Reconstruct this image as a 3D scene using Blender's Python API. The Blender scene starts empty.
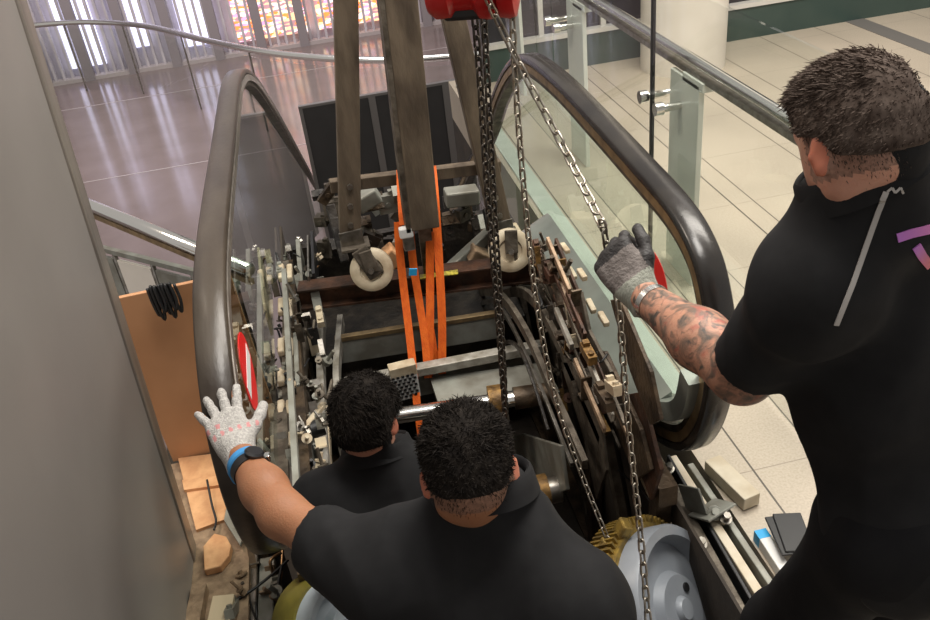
import bpy, bmesh, math, random
import numpy as np
from mathutils import Vector, Matrix
random.seed(7); np.random.seed(7)
sc = bpy.context.scene
COL = sc.collection

# ------------------------------------------------------------------ camera
F = 850.0; CX, CY = 465.0, 310.0; H = 2.1
_d1 = np.array([256-CX, -210-CY, F]); _d1 /= np.linalg.norm(_d1)
_vz = np.array([165.0, (F*F-209*165.0)/520.0, F]); _vz /= np.linalg.norm(_vz)
_vz = _vz-_d1*(_vz@_d1); _vz /= np.linalg.norm(_vz)
R = np.array([np.cross(_d1, -_vz), _d1, -_vz])
EYE = np.array([0, 0, H])
cd = bpy.data.cameras.new('camera'); cam = bpy.data.objects.new('camera', cd); COL.objects.link(cam)
cd.sensor_width = 36; cd.lens = F/930*36; cd.clip_start = .02; cd.clip_end = 200
cam.matrix_world = Matrix([[R[i, 0], -R[i, 1], -R[i, 2], EYE[i]] for i in range(3)]+[[0, 0, 0, 1]])
sc.camera = cam

def P(px, py, x=None, y=None, z=None, d=None):
    r = R @ np.array([px-CX, py-CY, F])
    if x is not None: t = (x-EYE[0])/r[0]
    elif y is not None: t = (y-EYE[1])/r[1]
    elif z is not None: t = (z-EYE[2])/r[2]
    else: t = d/np.linalg.norm(r)
    return Vector(EYE+r*t)

# ------------------------------------------------------------------ world, lights, exposure
w = bpy.data.worlds.new('world'); sc.world = w; w.use_nodes = True
bg = w.node_tree.nodes['Background']; bg.inputs[0].default_value = (1.0, .95, .9, 1); bg.inputs[1].default_value = .5
def area(name, loc, target, size, power, col=(1, .95, .88), sy=None):
    l = bpy.data.lights.new(name, 'AREA'); l.energy = power; l.color = col; l.size = size
    l.shape = 'RECTANGLE'; l.size_y = sy or size
    o = bpy.data.objects.new(name, l); COL.objects.link(o); o.location = loc
    o.rotation_euler = (Vector(target)-Vector(loc)).to_track_quat('-Z', 'Y').to_euler()
    return o
area('ceiling_light', (2.6, 3.2, 4.6), (2.0, 3.2, 0), 1.6, 285, (1, .94, .85), sy=3.5)
area('ceiling_light', (.6, 1.6, 4.4), (.5, 2.2, 0), 1.2, 95, sy=1.2)
area('ceiling_light', (-2.0, 3.2, 4.2), (-.6, 2.2, 0), 1.2, 85, (1, .86, .72))
area('ceiling_light', (-2.5, 17, 7), (-2.5, 22, -1), 8, 1900, (1, .94, .95))
area('ceiling_light', (3.5, 5.2, 3.6), (3.5, 6.2, 0), 2, 22)
sc.view_settings.view_transform = 'Standard'; sc.view_settings.look = 'None'
sc.view_settings.gamma = 1; sc.view_settings.use_curve_mapping = False
sc.view_settings.exposure = 0.0
sc.cycles.max_bounces = 8; sc.cycles.transparent_max_bounces = 16
sc.cycles.caustics_reflective = False; sc.cycles.caustics_refractive = False

# ------------------------------------------------------------------ materials
M = {}
def mat(name, c1, c2=None, scale=20, rough=.5, metal=0, bump=0, bscale=None, stretch=(1, 1, 1), spec=.5, detail=4, lo=.35, hi=.65, sss=0):
    m = bpy.data.materials.new(name); m.use_nodes = True; nt = m.node_tree; N = nt.nodes; L = nt.links
    b = N['Principled BSDF']
    b.inputs['Roughness'].default_value = rough; b.inputs['Metallic'].default_value = metal
    b.inputs['Specular IOR Level'].default_value = spec
    b.inputs['Base Color'].default_value = (*c1, 1)
    if sss:
        b.inputs['Subsurface Weight'].default_value = sss; b.inputs['Subsurface Radius'].default_value = (.012, .005, .003); b.inputs['Subsurface Scale'].default_value = .6
    if c2 or bump:
        tc = N.new('ShaderNodeTexCoord'); mp = N.new('ShaderNodeMapping'); mp.inputs['Scale'].default_value = stretch
        L.new(tc.outputs['Object'], mp.inputs['Vector'])
    if c2:
        n = N.new('ShaderNodeTexNoise'); n.inputs['Scale'].default_value = scale; n.inputs['Detail'].default_value = detail
        L.new(mp.outputs['Vector'], n.inputs['Vector'])
        r = N.new('ShaderNodeValToRGB'); r.color_ramp.elements[0].color = (*c1, 1); r.color_ramp.elements[1].color = (*c2, 1)
        r.color_ramp.elements[0].position = lo; r.color_ramp.elements[1].position = hi
        L.new(n.outputs['Fac'], r.inputs['Fac']); L.new(r.outputs['Color'], b.inputs['Base Color'])
    if bump:
        n2 = N.new('ShaderNodeTexNoise'); n2.inputs['Scale'].default_value = bscale or scale; n2.inputs['Detail'].default_value = 3
        L.new(mp.outputs['Vector'], n2.inputs['Vector'])
        bp = N.new('ShaderNodeBump'); bp.inputs['Strength'].default_value = bump; bp.inputs['Distance'].default_value = .01
        L.new(n2.outputs['Fac'], bp.inputs['Height']); L.new(bp.outputs['Normal'], b.inputs['Normal'])
    M[name] = m; return m
def glass(name, tint, rough=.0, gloss=1.0):
    m = bpy.data.materials.new(name); m.use_nodes = True; nt = m.node_tree; N = nt.nodes; L = nt.links
    N.remove(N['Principled BSDF']); out = N['Material Output']
    t = N.new('ShaderNodeBsdfTransparent'); t.inputs[0].default_value = (*tint, 1)
    g = N.new('ShaderNodeBsdfGlossy'); g.inputs['Roughness'].default_value = rough; g.inputs['Color'].default_value = (.95*gloss, .97*gloss, .96*gloss, 1)
    fr = N.new('ShaderNodeFresnel'); fr.inputs['IOR'].default_value = 1.45
    geo = N.new('ShaderNodeNewGeometry'); mx = N.new('ShaderNodeMixShader')
    # only the outer skin of the pane reflects; the inner skin just passes light
    mul = N.new('ShaderNodeMath'); mul.operation = 'MULTIPLY'; inv = N.new('ShaderNodeMath'); inv.operation = 'SUBTRACT'; inv.inputs[0].default_value = 1
    L.new(geo.outputs['Backfacing'], inv.inputs[1]); L.new(fr.outputs[0], mul.inputs[0]); L.new(inv.outputs[0], mul.inputs[1])
    L.new(mul.outputs[0], mx.inputs[0]); L.new(t.outputs[0], mx.inputs[1]); L.new(g.outputs[0], mx.inputs[2]); L.new(mx.outputs[0], out.inputs[0])
    M[name] = m; return m
def emit(name, c, s):
    m = bpy.data.materials.new(name); m.use_nodes = True
    b = m.node_tree.nodes['Principled BSDF']; b.inputs['Base Color'].default_value = (*c, 1)
    b.inputs['Emission Color'].default_value = (*c, 1); b.inputs['Emission Strength'].default_value = s
    M[name] = m; return m

mat('rubber', (.016, .014, .013), (.03, .026, .022), 6, .26, 0, .06, 40)
mat('rubber_dusty', (.035, .026, .02), (.075, .06, .045), 7, .33, 0, .1, 60, (1, .3, 1))
mat('steel', (.36, .34, .31), (.2, .18, .15), 25, .32, .9, .05)
mat('worn_grey', (.42, .40, .36), (.24, .22, .18), 22, .5, .25, .2, 70)
mat('bright_steel', (.72, .71, .68), None, 1, .18, 1)
mat('chain_steel', (.42, .39, .34), (.25, .22, .18), 60, .35, .95)
mat('dark_chain', (.05, .045, .04), (.1, .085, .07), 60, .4, .8)
mat('dirty_steel', (.17, .145, .115), (.06, .048, .036), 18, .55, .55, .3, 60)
mat('beam_paint', (.17, .13, .09), (.075, .055, .038), 14, .6, .2, .35, 50, (1, 1, .3))
mat('oily_brown', (.11, .075, .045), (.03, .02, .013), 14, .5, .4, .4, 60)
mat('rust', (.1, .045, .025), (.035, .02, .014), 16, .55, .4, .3, 60)
mat('gold_rust', (.30, .17, .05), (.1, .055, .02), 30, .5, .5, .3, 80)
mat('grey_green', (.27, .29, .26), (.2, .21, .19), 5, .38, .3, .05, 30)
mat('tool_grey', (.31, .315, .28), (.19, .18, .15), 9, .5, .3, .1, 50)
mat('black_grease', (.012, .01, .009), (.04, .032, .025), 14, .45, .2, .4, 50)
mat('cream_plastic', (.62, .54, .4), (.42, .33, .22), 14, .45, 0, .1, 50)
mat('brass_edge', (.42, .3, .16), (.25, .18, .1), 20, .4, .7)
mat('wheel_grey', (.24, .265, .3), (.29, .315, .35), 8, .4, .1, .04)
mat('wheel_blue', (.55, .62, .66), (.48, .55, .6), 8, .4, .05)
mat('gear_gold', (.36, .24, .05), (.16, .11, .035), 30, .45, .5, .2, 90)
mat('olive_paint', (.23, .2, .035), (.13, .11, .02), 10, .4, .1, .1)
mat('hoist_red', (.55, .012, .012), (.4, .01, .01), 8, .3, 0)
mat('black_plastic', (.012, .012, .013), None, 1, .45)
mat('orange_web', (.85, .16, .012), (.72, .11, .008), 60, .7, 0, .25, 220, (1, 1, .3))
mat('tag_blue', (.03, .38, .75), None, 1, .5)
mat('white_tag', (.7, .7, .68), None, 1, .5)
mat('yellow_tape', (.62, .52, .06), (.2, .16, .03), 70, .5)
mat('sticker_red', (.78, .01, .012), None, 1, .4)
mat('sticker_white', (.85, .85, .83), None, 1, .4)
mat('post_white', (.72, .75, .68), (.66, .7, .63), 6, .35, .1)
mat('panel_grey', (.27, .25, .235), (.32, .295, .28), 1.6, .42, .35, .02, 4)
mat('panel_edge', (.42, .38, .34), (.3, .27, .24), 20, .35, .7, .1, 60, (1, 1, .1))
mat('cladding', (.028, .027, .026), (.036, .034, .033), 3, .55, .1)
mat('cladding_seam', (.2, .19, .18), None, 1, .4, .6)
mat('hardboard', (.56, .29, .145), (.48, .24, .115), 4, .5, 0, .05, 30)
mat('cardboard', (.72, .40, .2), (.58, .29, .135), 22, .75, 0, .2, 60)
mat('rough_plate', (.36, .25, .16), (.2, .135, .085), 26, .55, .3, .3, 70)
mat('pale_wood', (.62, .5, .34), (.5, .39, .26), 7, .6, 0, .1, 60, (1, .15, 1))
mat('block_white', (.66, .6, .48), (.5, .42, .3), 9, .5, 0, .1)
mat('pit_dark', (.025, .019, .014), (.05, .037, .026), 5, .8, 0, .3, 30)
mat('slab', (.22, .21, .19), (.16, .15, .14), 8, .8)
mat('floor_edge', (.62, .68, .6), (.55, .6, .53), 6, .35, .2)
mat('lower_floor', (.165, .128, .12), (.19, .148, .14), 1.2, .13, 0)
mat('joint', (.38, .33, .32), None, 1, .4)
mat('screen_back', (.46, .42, .46), (.6, .57, .62), .8, .5)
mat('screen_slat', (.40, .36, .38), (.5, .46, .48), 2, .4)
mat('mullion', (.23, .2, .205), None, 1, .45)
mat('store_dark', (.02, .019, .024), (.035, .03, .035), 2, .3)
mat('green_base', (.035, .062, .055), (.05, .078, .068), 2, .3)
mat('white_line', (.6, .58, .54), None, 1, .4)
mat('column_paint', (.74, .69, .62), (.67, .62, .55), 4, .5)
mat('floor_strip', (.16, .15, .14), None, 1, .5)
mat('skin', (.38, .175, .092), (.32, .14, .07), 14, .48, 0, .12, 220, sss=.18)
mat('skin_pale', (.58, .31, .22), (.50, .24, .165), 14, .5, 0, .12, 220, sss=.2)
mat('ear_skin', (.56, .2, .125), (.48, .16, .1), 30, .45, 0, 0, sss=.35)  # redder than the face: light scattering through the ears, put into the colour
mat('hair_black', (.010, .008, .007), (.02, .016, .013), 60, .8, 0, spec=.12)
mat('hair_brown', (.06, .043, .035), (.12, .092, .077), 50, .8, 0, spec=.1)
mat('stubble', (.30, .16, .105), (.2, .105, .07), 160, .6, 0, .2, 300)
mat('stubble_brown', (.36, .2, .145), (.26, .145, .105), 160, .6, 0, .2, 300)
mat('shirt_black', (.0105, .0105, .0115), (.0135, .0135, .0145), 30, .85, 0, .25, 9, spec=.25)
mat('trousers', (.008, .008, .0095), (.011, .011, .012), 20, .9, 0, .3, 10, spec=.2)
mat('glove_knit', (.55, .53, .5), (.36, .345, .33), 170, .85, 0, .5, 260)
mat('glove_print', (.55, .24, .24), None, 1, .7)
mat('glove_blue', (.05, .27, .6), None, 1, .7)
mat('glove_grey', (.2, .175, .165), (.13, .112, .105), 60, .8, 0, .4, 160)
mat('glove_cuff', (.3, .31, .27), (.24, .25, .21), 90, .85, 0, .4, 220, (1, 1, .2))
mat('glove_black', (.016, .014, .015), (.03, .027, .027), 80, .6, 0, .3, 160)
mat('watch_black', (.012, .012, .014), None, 1, .35)
mat('watch_steel', (.6, .6, .58), None, 1, .25, 1)
mat('piping', (.42, .4, .38), None, 1, .6)
mat('shoe', (.015, .014, .013), None, 1, .5)
mat('eye_white', (.8, .78, .75), None, 1, .25)
mat('blue_plastic', (.02, .36, .72), None, 1, .35)
mat('copper_wire', (.34, .2, .1), None, 1, .4, .8)
glass('pane_glass', (.90, .945, .92))
glass('barrier_glass', (.965, .98, .97))

def tattoo():
    m = mat('tattoo_skin', (.52, .26, .17), None, 1, .5, 0, .1, 200, sss=.15); nt = m.node_tree; N = nt.nodes; L = nt.links
    b = N['Principled BSDF']; tc = N.new('ShaderNodeTexCoord')
    def ns(s, off):
        mp = N.new('ShaderNodeMapping'); mp.inputs['Location'].default_value = off
        n = N.new('ShaderNodeTexNoise'); n.inputs['Scale'].default_value = s; n.inputs['Detail'].default_value = 3; n.inputs['Distortion'].default_value = 1.4
        L.new(tc.outputs['Object'], mp.inputs[0]); L.new(mp.outputs[0], n.inputs['Vector'])
        return n
    def ramp(src, a, c):
        r = N.new('ShaderNodeValToRGB'); r.color_ramp.elements[0].position = a; r.color_ramp.elements[1].position = c
        L.new(src.outputs['Fac'], r.inputs['Fac']); return r
    def mix(f, a, c):
        x = N.new('ShaderNodeMixRGB'); L.new(f.outputs['Color'], x.inputs['Fac'])
        if hasattr(a, 'outputs'): L.new(a.outputs[0], x.inputs[1])
        else: x.inputs[1].default_value = (*a, 1)
        x.inputs[2].default_value = (*c, 1); return x
    a = mix(ramp(ns(24, (0, 0, 0)), .42, .62), (.43, .215, .14), (.15, .1, .075))
    c = mix(ramp(ns(17, (3, 1, 2)), .56, .72), a, (.36, .09, .06))
    d = mix(ramp(ns(34, (7, 4, 1)), .52, .66), c, (.075, .06, .05))
    L.new(d.outputs[0], b.inputs['Base Color'])
tattoo()

def floor_tiles():
    m = bpy.data.materials.new('granite_tiles'); m.use_nodes = True; nt = m.node_tree; N = nt.nodes; L = nt.links; b = N['Principled BSDF']
    tc = N.new('ShaderNodeTexCoord'); sep = N.new('ShaderNodeSeparateXYZ'); L.new(tc.outputs['Object'], sep.inputs[0])
    def math_(op, a, c=None):
        n = N.new('ShaderNodeMath'); n.operation = op
        for i, v in enumerate((a, c)):
            if v is None: continue
            if isinstance(v, (int, float)): n.inputs[i].default_value = v
            else: L.new(v, n.inputs[i])
        return n.outputs[0]
    mask = None
    for x, hw in ((1.182, .0035), (1.42, .003), (1.69, .0025), (2.025, .004), (2.14, .003), (2.62, .003), (3.1, .003), (3.58, .003), (4.06, .003), (4.9, .003), (5.6, .003)):
        k = math_('LESS_THAN', math_('ABSOLUTE', math_('SUBTRACT', sep.outputs[0], x)), hw)
        mask = k if mask is None else math_('MAXIMUM', mask, k)
    fy = math_('FRACT', math_('DIVIDE', math_('ADD', sep.outputs[1], 10.28), .61))
    faint = math_('MULTIPLY', math_('LESS_THAN', fy, .007), .45)
    mask = math_('MAXIMUM', mask, faint)
    n1 = N.new('ShaderNodeTexNoise'); n1.inputs['Scale'].default_value = 120; n1.inputs['Detail'].default_value = 5; L.new(tc.outputs['Object'], n1.inputs['Vector'])
    r = N.new('ShaderNodeValToRGB'); r.color_ramp.elements[0].position = .36; r.color_ramp.elements[1].position = .62
    r.color_ramp.elements[0].color = (.52, .445, .35, 1); r.color_ramp.elements[1].color = (.61, .53, .425, 1); L.new(n1.outputs['Fac'], r.inputs['Fac'])
    n2 = N.new('ShaderNodeTexNoise'); n2.inputs['Scale'].default_value = 1.7; L.new(tc.outputs['Object'], n2.inputs['Vector'])
    mx0 = N.new('ShaderNodeMixRGB'); mx0.blend_type = 'MULTIPLY'; mx0.inputs[0].default_value = .35; L.new(r.outputs[0], mx0.inputs[1]); L.new(n2.outputs['Fac'], mx0.inputs[2])
    mx = N.new('ShaderNodeMixRGB'); L.new(mask, mx.inputs[0]); L.new(mx0.outputs[0], mx.inputs[1]); mx.inputs[2].default_value = (.09, .075, .06, 1)
    L.new(mx.outputs[0], b.inputs['Base Color']); b.inputs['Roughness'].default_value = .42
    M['granite_tiles'] = m
floor_tiles()

def shop_light():
    m = bpy.data.materials.new('shop_window_light'); m.use_nodes = True; nt = m.node_tree; N = nt.nodes; L = nt.links; b = N['Principled BSDF']
    tc = N.new('ShaderNodeTexCoord'); mp = N.new('ShaderNodeMapping'); mp.inputs['Scale'].default_value = (1.2, 1, 3.5); L.new(tc.outputs['Object'], mp.inputs[0])
    v = N.new('ShaderNodeTexVoronoi'); v.inputs['Scale'].default_value = 4.5; L.new(mp.outputs[0], v.inputs['Vector'])
    sx = N.new('ShaderNodeSeparateColor'); L.new(v.outputs['Color'], sx.inputs[0])
    r = N.new('ShaderNodeValToRGB'); r.color_ramp.interpolation = 'CONSTANT'; e = r.color_ramp.elements
    e[0].color = (.35, .2, .22, 1); e[1].position = .25; e[1].color = (1, .55, .3, 1)
    for p, c in ((.45, (.9, .75, .8)), (.6, (1, .25, .06)), (.72, (1, .85, .6)), (.86, (.6, .3, .5))):
        q = e.new(p); q.color = (*c, 1)
    L.new(sx.outputs[0], r.inputs[0]); L.new(r.outputs[0], b.inputs['Emission Color']); L.new(r.outputs[0], b.inputs['Base Color'])
    b.inputs['Emission Strength'].default_value = 1.6
    M['shop_window_light'] = m
shop_light()
emit('shop_cool_light', (.78, .78, 1), 1.3)

# ------------------------------------------------------------------ object helpers
def origin_of(o):
    return Vector(o['_o']) if '_o' in o else Vector((0, 0, 0))
BASE = {}
def empty(name, loc, label, cat, group=None):
    o = bpy.data.objects.new(name, None); COL.objects.link(o); o.location = loc; o.empty_display_size = .1
    BASE[o.name] = Vector(loc); tag(o, label, cat, group); return o
def tag(o, label, cat, group=None, kind=None):
    o['label'] = label; o['category'] = cat
    if group: o['group'] = group
    if kind: o['kind'] = kind
    return o
def obj(name, bm, m, parent=None, smooth=False, bevel=0, label=None, thr=40, base=None):
    """bm in world coordinates -> one mesh object; children are stored relative to their thing's base."""
    me = bpy.data.meshes.new(name); bm.to_mesh(me); bm.free()
    o = bpy.data.objects.new(name, me); COL.objects.link(o)
    for k in (m if isinstance(m, (list, tuple)) else [m]): me.materials.append(M[k])
    if parent is None:
        co = np.array([v.co[:] for v in me.vertices]); lo, hi = co.min(0), co.max(0)
        base = Vector(((lo[0]+hi[0])/2, (lo[1]+hi[1])/2, lo[2])) if base is None else Vector(base)
        o.location = base
    else:
        base = BASE[parent.name]; o.parent = parent
    me.transform(Matrix.Translation(-base)); BASE[o.name] = base
    if smooth:
        for p in me.polygons: p.use_smooth = True
        if smooth == 'auto':
            me.set_sharp_from_angle(angle=math.radians(thr))
    if bevel:
        b = o.modifiers.new('bevel', 'BEVEL'); b.width = bevel; b.segments = 2; b.limit_method = 'ANGLE'; b.angle_limit = math.radians(50)
    if label: o['label'] = label
    return o
def structure(name, bm, m, **k):
    o = obj(name, bm, m, **k); o['kind'] = 'structure'; return o
def BM(): return bmesh.new()
def box(bm, lo, hi, rot=None):
    lo, hi = Vector(lo), Vector(hi); c = (lo+hi)/2; s = hi-lo
    mx = Matrix.Translation(c) @ (rot.to_4x4() if rot else Matrix()) @ Matrix.Diagonal((*s, 1))
    bmesh.ops.create_cube(bm, size=1, matrix=mx); return bm
def cbox(bm, c, s, rot=None):
    c, s = Vector(c), Vector(s); return box(bm, c-s/2, c+s/2, rot)
def frame_from(a, b, up=(0, 0, 1)):
    z = (Vector(b)-Vector(a)).normalized(); u = Vector(up)
    if abs(z.dot(u)) > .98: u = Vector((0, 1, 0))
    x = u.cross(z).normalized(); y = z.cross(x)
    return Matrix((x, y, z)).transposed()
def bar(bm, a, b, wx, wy, up=(0, 0, 1)):
    a, b = Vector(a), Vector(b); m = frame_from(a, b, up)
    mx = Matrix.Translation((a+b)/2) @ m.to_4x4() @ Matrix.Diagonal((wx, wy, (b-a).length, 1))
    bmesh.ops.create_cube(bm, size=1, matrix=mx); return bm
def cyl(bm, a, b, r, r2=None, n=20):
    a, b = Vector(a), Vector(b)
    bmesh.ops.create_cone(bm, cap_ends=True, segments=n, radius1=r, radius2=r if r2 is None else r2, depth=(b-a).length,
                          matrix=Matrix.Translation((a+b)/2) @ frame_from(a, b).to_4x4()); return bm
def sweep(bm, pts, prof, closed=False, up=None, flat=False, caps=True):
    """prof: list of (u,v) in the frame; the frame is carried along the path."""
    pts = [Vector(p) for p in pts]; n = len(pts); rings = []; prev = None
    for i, p in enumerate(pts):
        t = (pts[(i+1) % n]-pts[i-1]) if closed else (pts[min(i+1, n-1)]-pts[max(i-1, 0)])
        t.normalize()
        if up is not None: u = Vector(up) if not callable(up) else up(i)
        else:
            u = prev if prev is not None else (Vector((0, 0, 1)) if abs(t.z) < .9 else Vector((1, 0, 0)))
        x = (u-t*u.dot(t)).normalized(); y = t.cross(x); prev = x
        rings.append([bm.verts.new(p+x*a+y*b) for a, b in prof])
    k = len(prof)
    for i in range(n if closed else n-1):
        r0, r1 = rings[i], rings[(i+1) % n]
        for j in range(k): bm.faces.new((r0[j], r0[(j+1) % k], r1[(j+1) % k], r1[j]))
    if not closed and caps:
        bm.faces.new(rings[0][::-1]); bm.faces.new(rings[-1])
    return bm
def circ(r, n=10): return [(r*math.cos(2*math.pi*i/n), r*math.sin(2*math.pi*i/n)) for i in range(n)]
def tube(bm, pts, r, n=10, closed=False, up=None): return sweep(bm, pts, circ(r, n), closed, up)
def smooth_path(pts, n=8):
    pts = [Vector(p) for p in pts]; out = []
    for i in range(len(pts)-1):
        p0 = pts[max(i-1, 0)]; p1 = pts[i]; p2 = pts[i+1]; p3 = pts[min(i+2, len(pts)-1)]
        for k in range(n):
            t = k/n
            out.append(.5*((2*p1)+(p2-p0)*t+(2*p0-5*p1+4*p2-p3)*t*t+(3*p1-p0-3*p2+p3)*t**3))
    out.append(pts[-1]); return out
def prism(bm, poly, axis, lo, hi):
    """poly of 2-D points in the two other axes, extruded along axis"""
    def mk(p, t):
        v = list(p); v.insert(axis, t); return Vector(v)
    a = [bm.verts.new(mk(p, lo)) for p in poly]; b = [bm.verts.new(mk(p, hi)) for p in poly]
    n = len(poly)
    for i in range(n): bm.faces.new((a[i], a[(i+1) % n], b[(i+1) % n], b[i]))
    bm.faces.new(a[::-1]); bm.faces.new(b); bmesh.ops.recalc_face_normals(bm, faces=bm.faces[:]); return bm
def lathe(bm, prof, c, ax, n=40):
    """prof: (radius, height along ax)"""
    m = frame_from((0, 0, 0), ax); rings = []
    for r, h in prof:
        rings.append([bm.verts.new(Vector(c)+m @ Vector((r*math.cos(2*math.pi*i/n), r*math.sin(2*math.pi*i/n), h))) for i in range(n)])
    for a, b in zip(rings, rings[1:]):
        for i in range(n): bm.faces.new((a[i], a[(i+1) % n], b[(i+1) % n], b[i]))
    if prof[0][0] > 1e-4: bm.faces.new(rings[0][::-1])
    if prof[-1][0] > 1e-4: bm.faces.new(rings[-1])
    bmesh.ops.recalc_face_normals(bm, faces=bm.faces[:]); return bm
def ball(bm, c, r, s=(1, 1, 1), rot=None):
    mx = Matrix.Translation(Vector(c)) @ (rot.to_4x4() if rot else Matrix()) @ Matrix.Diagonal((r*s[0], r*s[1], r*s[2], 1))
    bmesh.ops.create_icosphere(bm, subdivisions=2, radius=1, matrix=mx); return bm

# ------------------------------------------------------------------ signed-distance modelling (bodies, clothes, gloves, hair)
def v3(*a): return np.array(a, float)
def nrm(a): a = np.array(a, float); return a/np.linalg.norm(a)
class SDF:
    def __init__(s): s.p = []
    def cap(s, a, b, ra, rb=None, k=None): s.p.append(('c', np.array(a, float), np.array(b, float), ra, ra if rb is None else rb, k)); return s
    def flat(s, a, b, ra, rb, k=None): s.p.append(('f', np.array(a, float), np.array(b, float), ra, rb, k)); return s
    def ell(s, c, r, ax=None, k=None):   # ax: 3x3 rows = local axes
        s.p.append(('e', np.array(c, float), np.array(r, float), np.eye(3) if ax is None else np.array(ax, float), None, k)); return s
    def sub(s, c, r, ax=None, k=.01): s.p.append(('s', np.array(c, float), np.array(r, float), np.eye(3) if ax is None else np.array(ax, float), None, k)); return s
    def bounds(s):
        lo = np.full(3, 1e9); hi = -lo
        for q in s.p:
            if q[0] in 'cf':
                m = max(q[3], q[4]); lo = np.minimum(lo, np.minimum(q[1], q[2])-m); hi = np.maximum(hi, np.maximum(q[1], q[2])+m)
            elif q[0] == 'e':
                m = q[2].max(); lo = np.minimum(lo, q[1]-m); hi = np.maximum(hi, q[1]+m)
        return lo, hi
    def eval(s, X, k):
        d = None; xlo, xhi = X.reshape(-1, 3).min(0), X.reshape(-1, 3).max(0)
        for q in s.p:
            kk = q[5] or k
            if q[0] in 'cf': m = max(q[3], q[4]); plo, phi = np.minimum(q[1], q[2])-m, np.maximum(q[1], q[2])+m
            else: m = q[2].max(); plo, phi = q[1]-m, q[1]+m
            if ((plo-kk-.03) > xhi).any() or ((phi+kk+.03) < xlo).any(): continue
            if q[0] == 's' and d is None: continue
            if q[0] in 'cf':
                ab = q[2]-q[1]; t = np.clip(((X-q[1])@ab)/max(ab@ab, 1e-12), 0, 1)
                e = np.linalg.norm(X-q[1]-t[..., None]*ab, axis=-1)-(q[3]+(q[4]-q[3])*t)
                if q[0] == 'f': e = np.maximum(e, (X-q[2])@(ab/np.linalg.norm(ab)))
            else:
                Y = (X-q[1])@q[3].T; k0 = np.linalg.norm(Y/q[2], axis=-1); k1 = np.linalg.norm(Y/q[2]**2, axis=-1)
                e = k0*(k0-1)/np.maximum(k1, 1e-9)
            if d is None: d = e; continue
            if q[0] == 's':
                h = np.maximum(kk-np.abs(d+e), 0)/kk; d = np.maximum(d, -e)+h*h*kk/4
            else:
                h = np.maximum(kk-np.abs(d-e), 0)/kk; d = np.minimum(d, e)-h*h*kk/4
        return np.full(X.shape[:-1], .5) if d is None else d
def nets(f, lo, hi, h):
    """surface nets: one continuous quad mesh of f = 0"""
    lo = np.array(lo)-3*h; hi = np.array(hi)+3*h
    n = np.ceil((hi-lo)/h).astype(int)+1
    ax = [lo[i]+h*np.arange(n[i]) for i in range(3)]
    D = np.empty(n, np.float32)
    B = 20
    for i in range(0, n[0], B):
        for j in range(0, n[1], B):
            for k in range(0, n[2], B):
                g = np.stack(np.meshgrid(ax[0][i:i+B], ax[1][j:j+B], ax[2][k:k+B], indexing='ij'), -1); D[i:i+B, j:j+B, k:k+B] = f(g)
    S = D < 0
    cnt = np.zeros(n-1, int); pos = np.zeros((*(n-1), 3)); wsum = np.zeros(n-1)
    c = [(i, j, k) for i in (0, 1) for j in (0, 1) for k in (0, 1)]
    sl = lambda o: tuple(slice(o[i], n[i]-1+o[i]) for i in range(3))
    for a in c:
        for i in range(3):
            if a[i]: continue
            b = list(a); b[i] = 1; b = tuple(b)
            da, db = D[sl(a)], D[sl(b)]; x = (da < 0) != (db < 0)
            t = np.where(x, da/np.where(da == db, 1, da-db), 0)
            for q in range(3): pos[..., q] += np.where(x, a[q]+(t if q == i else 0), 0)
            wsum += x
    act = wsum > 0; idx = -np.ones(n-1, int); idx[act] = np.arange(act.sum())
    cells = np.argwhere(act); V = lo+h*(cells+pos[act]/wsum[act][:, None])
    faces = []
    for i in range(3):
        j, k = (i+1) % 3, (i+2) % 3
        s0 = [slice(1, n[q]-1) for q in range(3)]; s1 = list(s0); s0[i] = slice(0, n[i]-1); s1[i] = slice(1, n[i])
        A, B = S[tuple(s0)], S[tuple(s1)]; e = np.argwhere(A != B)
        off = np.ones(3, int); off[i] = 0; g = e+off
        fl = A[tuple(e.T)]
        def cell(dj, dk):
            q = g.copy(); q[:, j] += dj; q[:, k] += dk; return idx[tuple(q.T)]
        quad = np.stack([cell(-1, -1), cell(0, -1), cell(0, 0), cell(-1, 0)], 1)
        quad[~fl] = quad[~fl][:, ::-1]; faces.append(quad)
    Fc = np.concatenate(faces); Fc = Fc[(Fc >= 0).all(1)]
    return V, Fc
def relax(V, Fc, it=2):
    for _ in range(it):
        s = np.zeros_like(V); c = np.zeros(len(V))
        for a, b in ((0, 1), (1, 2), (2, 3), (3, 0)):
            np.add.at(s, Fc[:, a], V[Fc[:, b]]); np.add.at(s, Fc[:, b], V[Fc[:, a]]); np.add.at(c, Fc[:, a], 1); np.add.at(c, Fc[:, b], 1)
        V = .5*V+.5*s/np.maximum(c, 1)[:, None]
    return V
def npobj(name, V, Fc, mats, parent=None, base=None, midx=None, label=None):
    me = bpy.data.meshes.new(name); b = np.array(base if base is not None else BASE[parent.name])
    me.from_pydata((V-b).tolist(), [], Fc.tolist()); me.update()
    for k in mats: me.materials.append(M[k])
    if midx is not None: me.polygons.foreach_set('material_index', midx.astype(np.int32))
    me.polygons.foreach_set('use_smooth', np.ones(len(me.polygons), bool))
    o = bpy.data.objects.new(name, me); COL.objects.link(o)
    if parent: o.parent = parent
    else: o.location = b
    BASE[o.name] = Vector(b)
    if label: o['label'] = label
    return o
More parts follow.
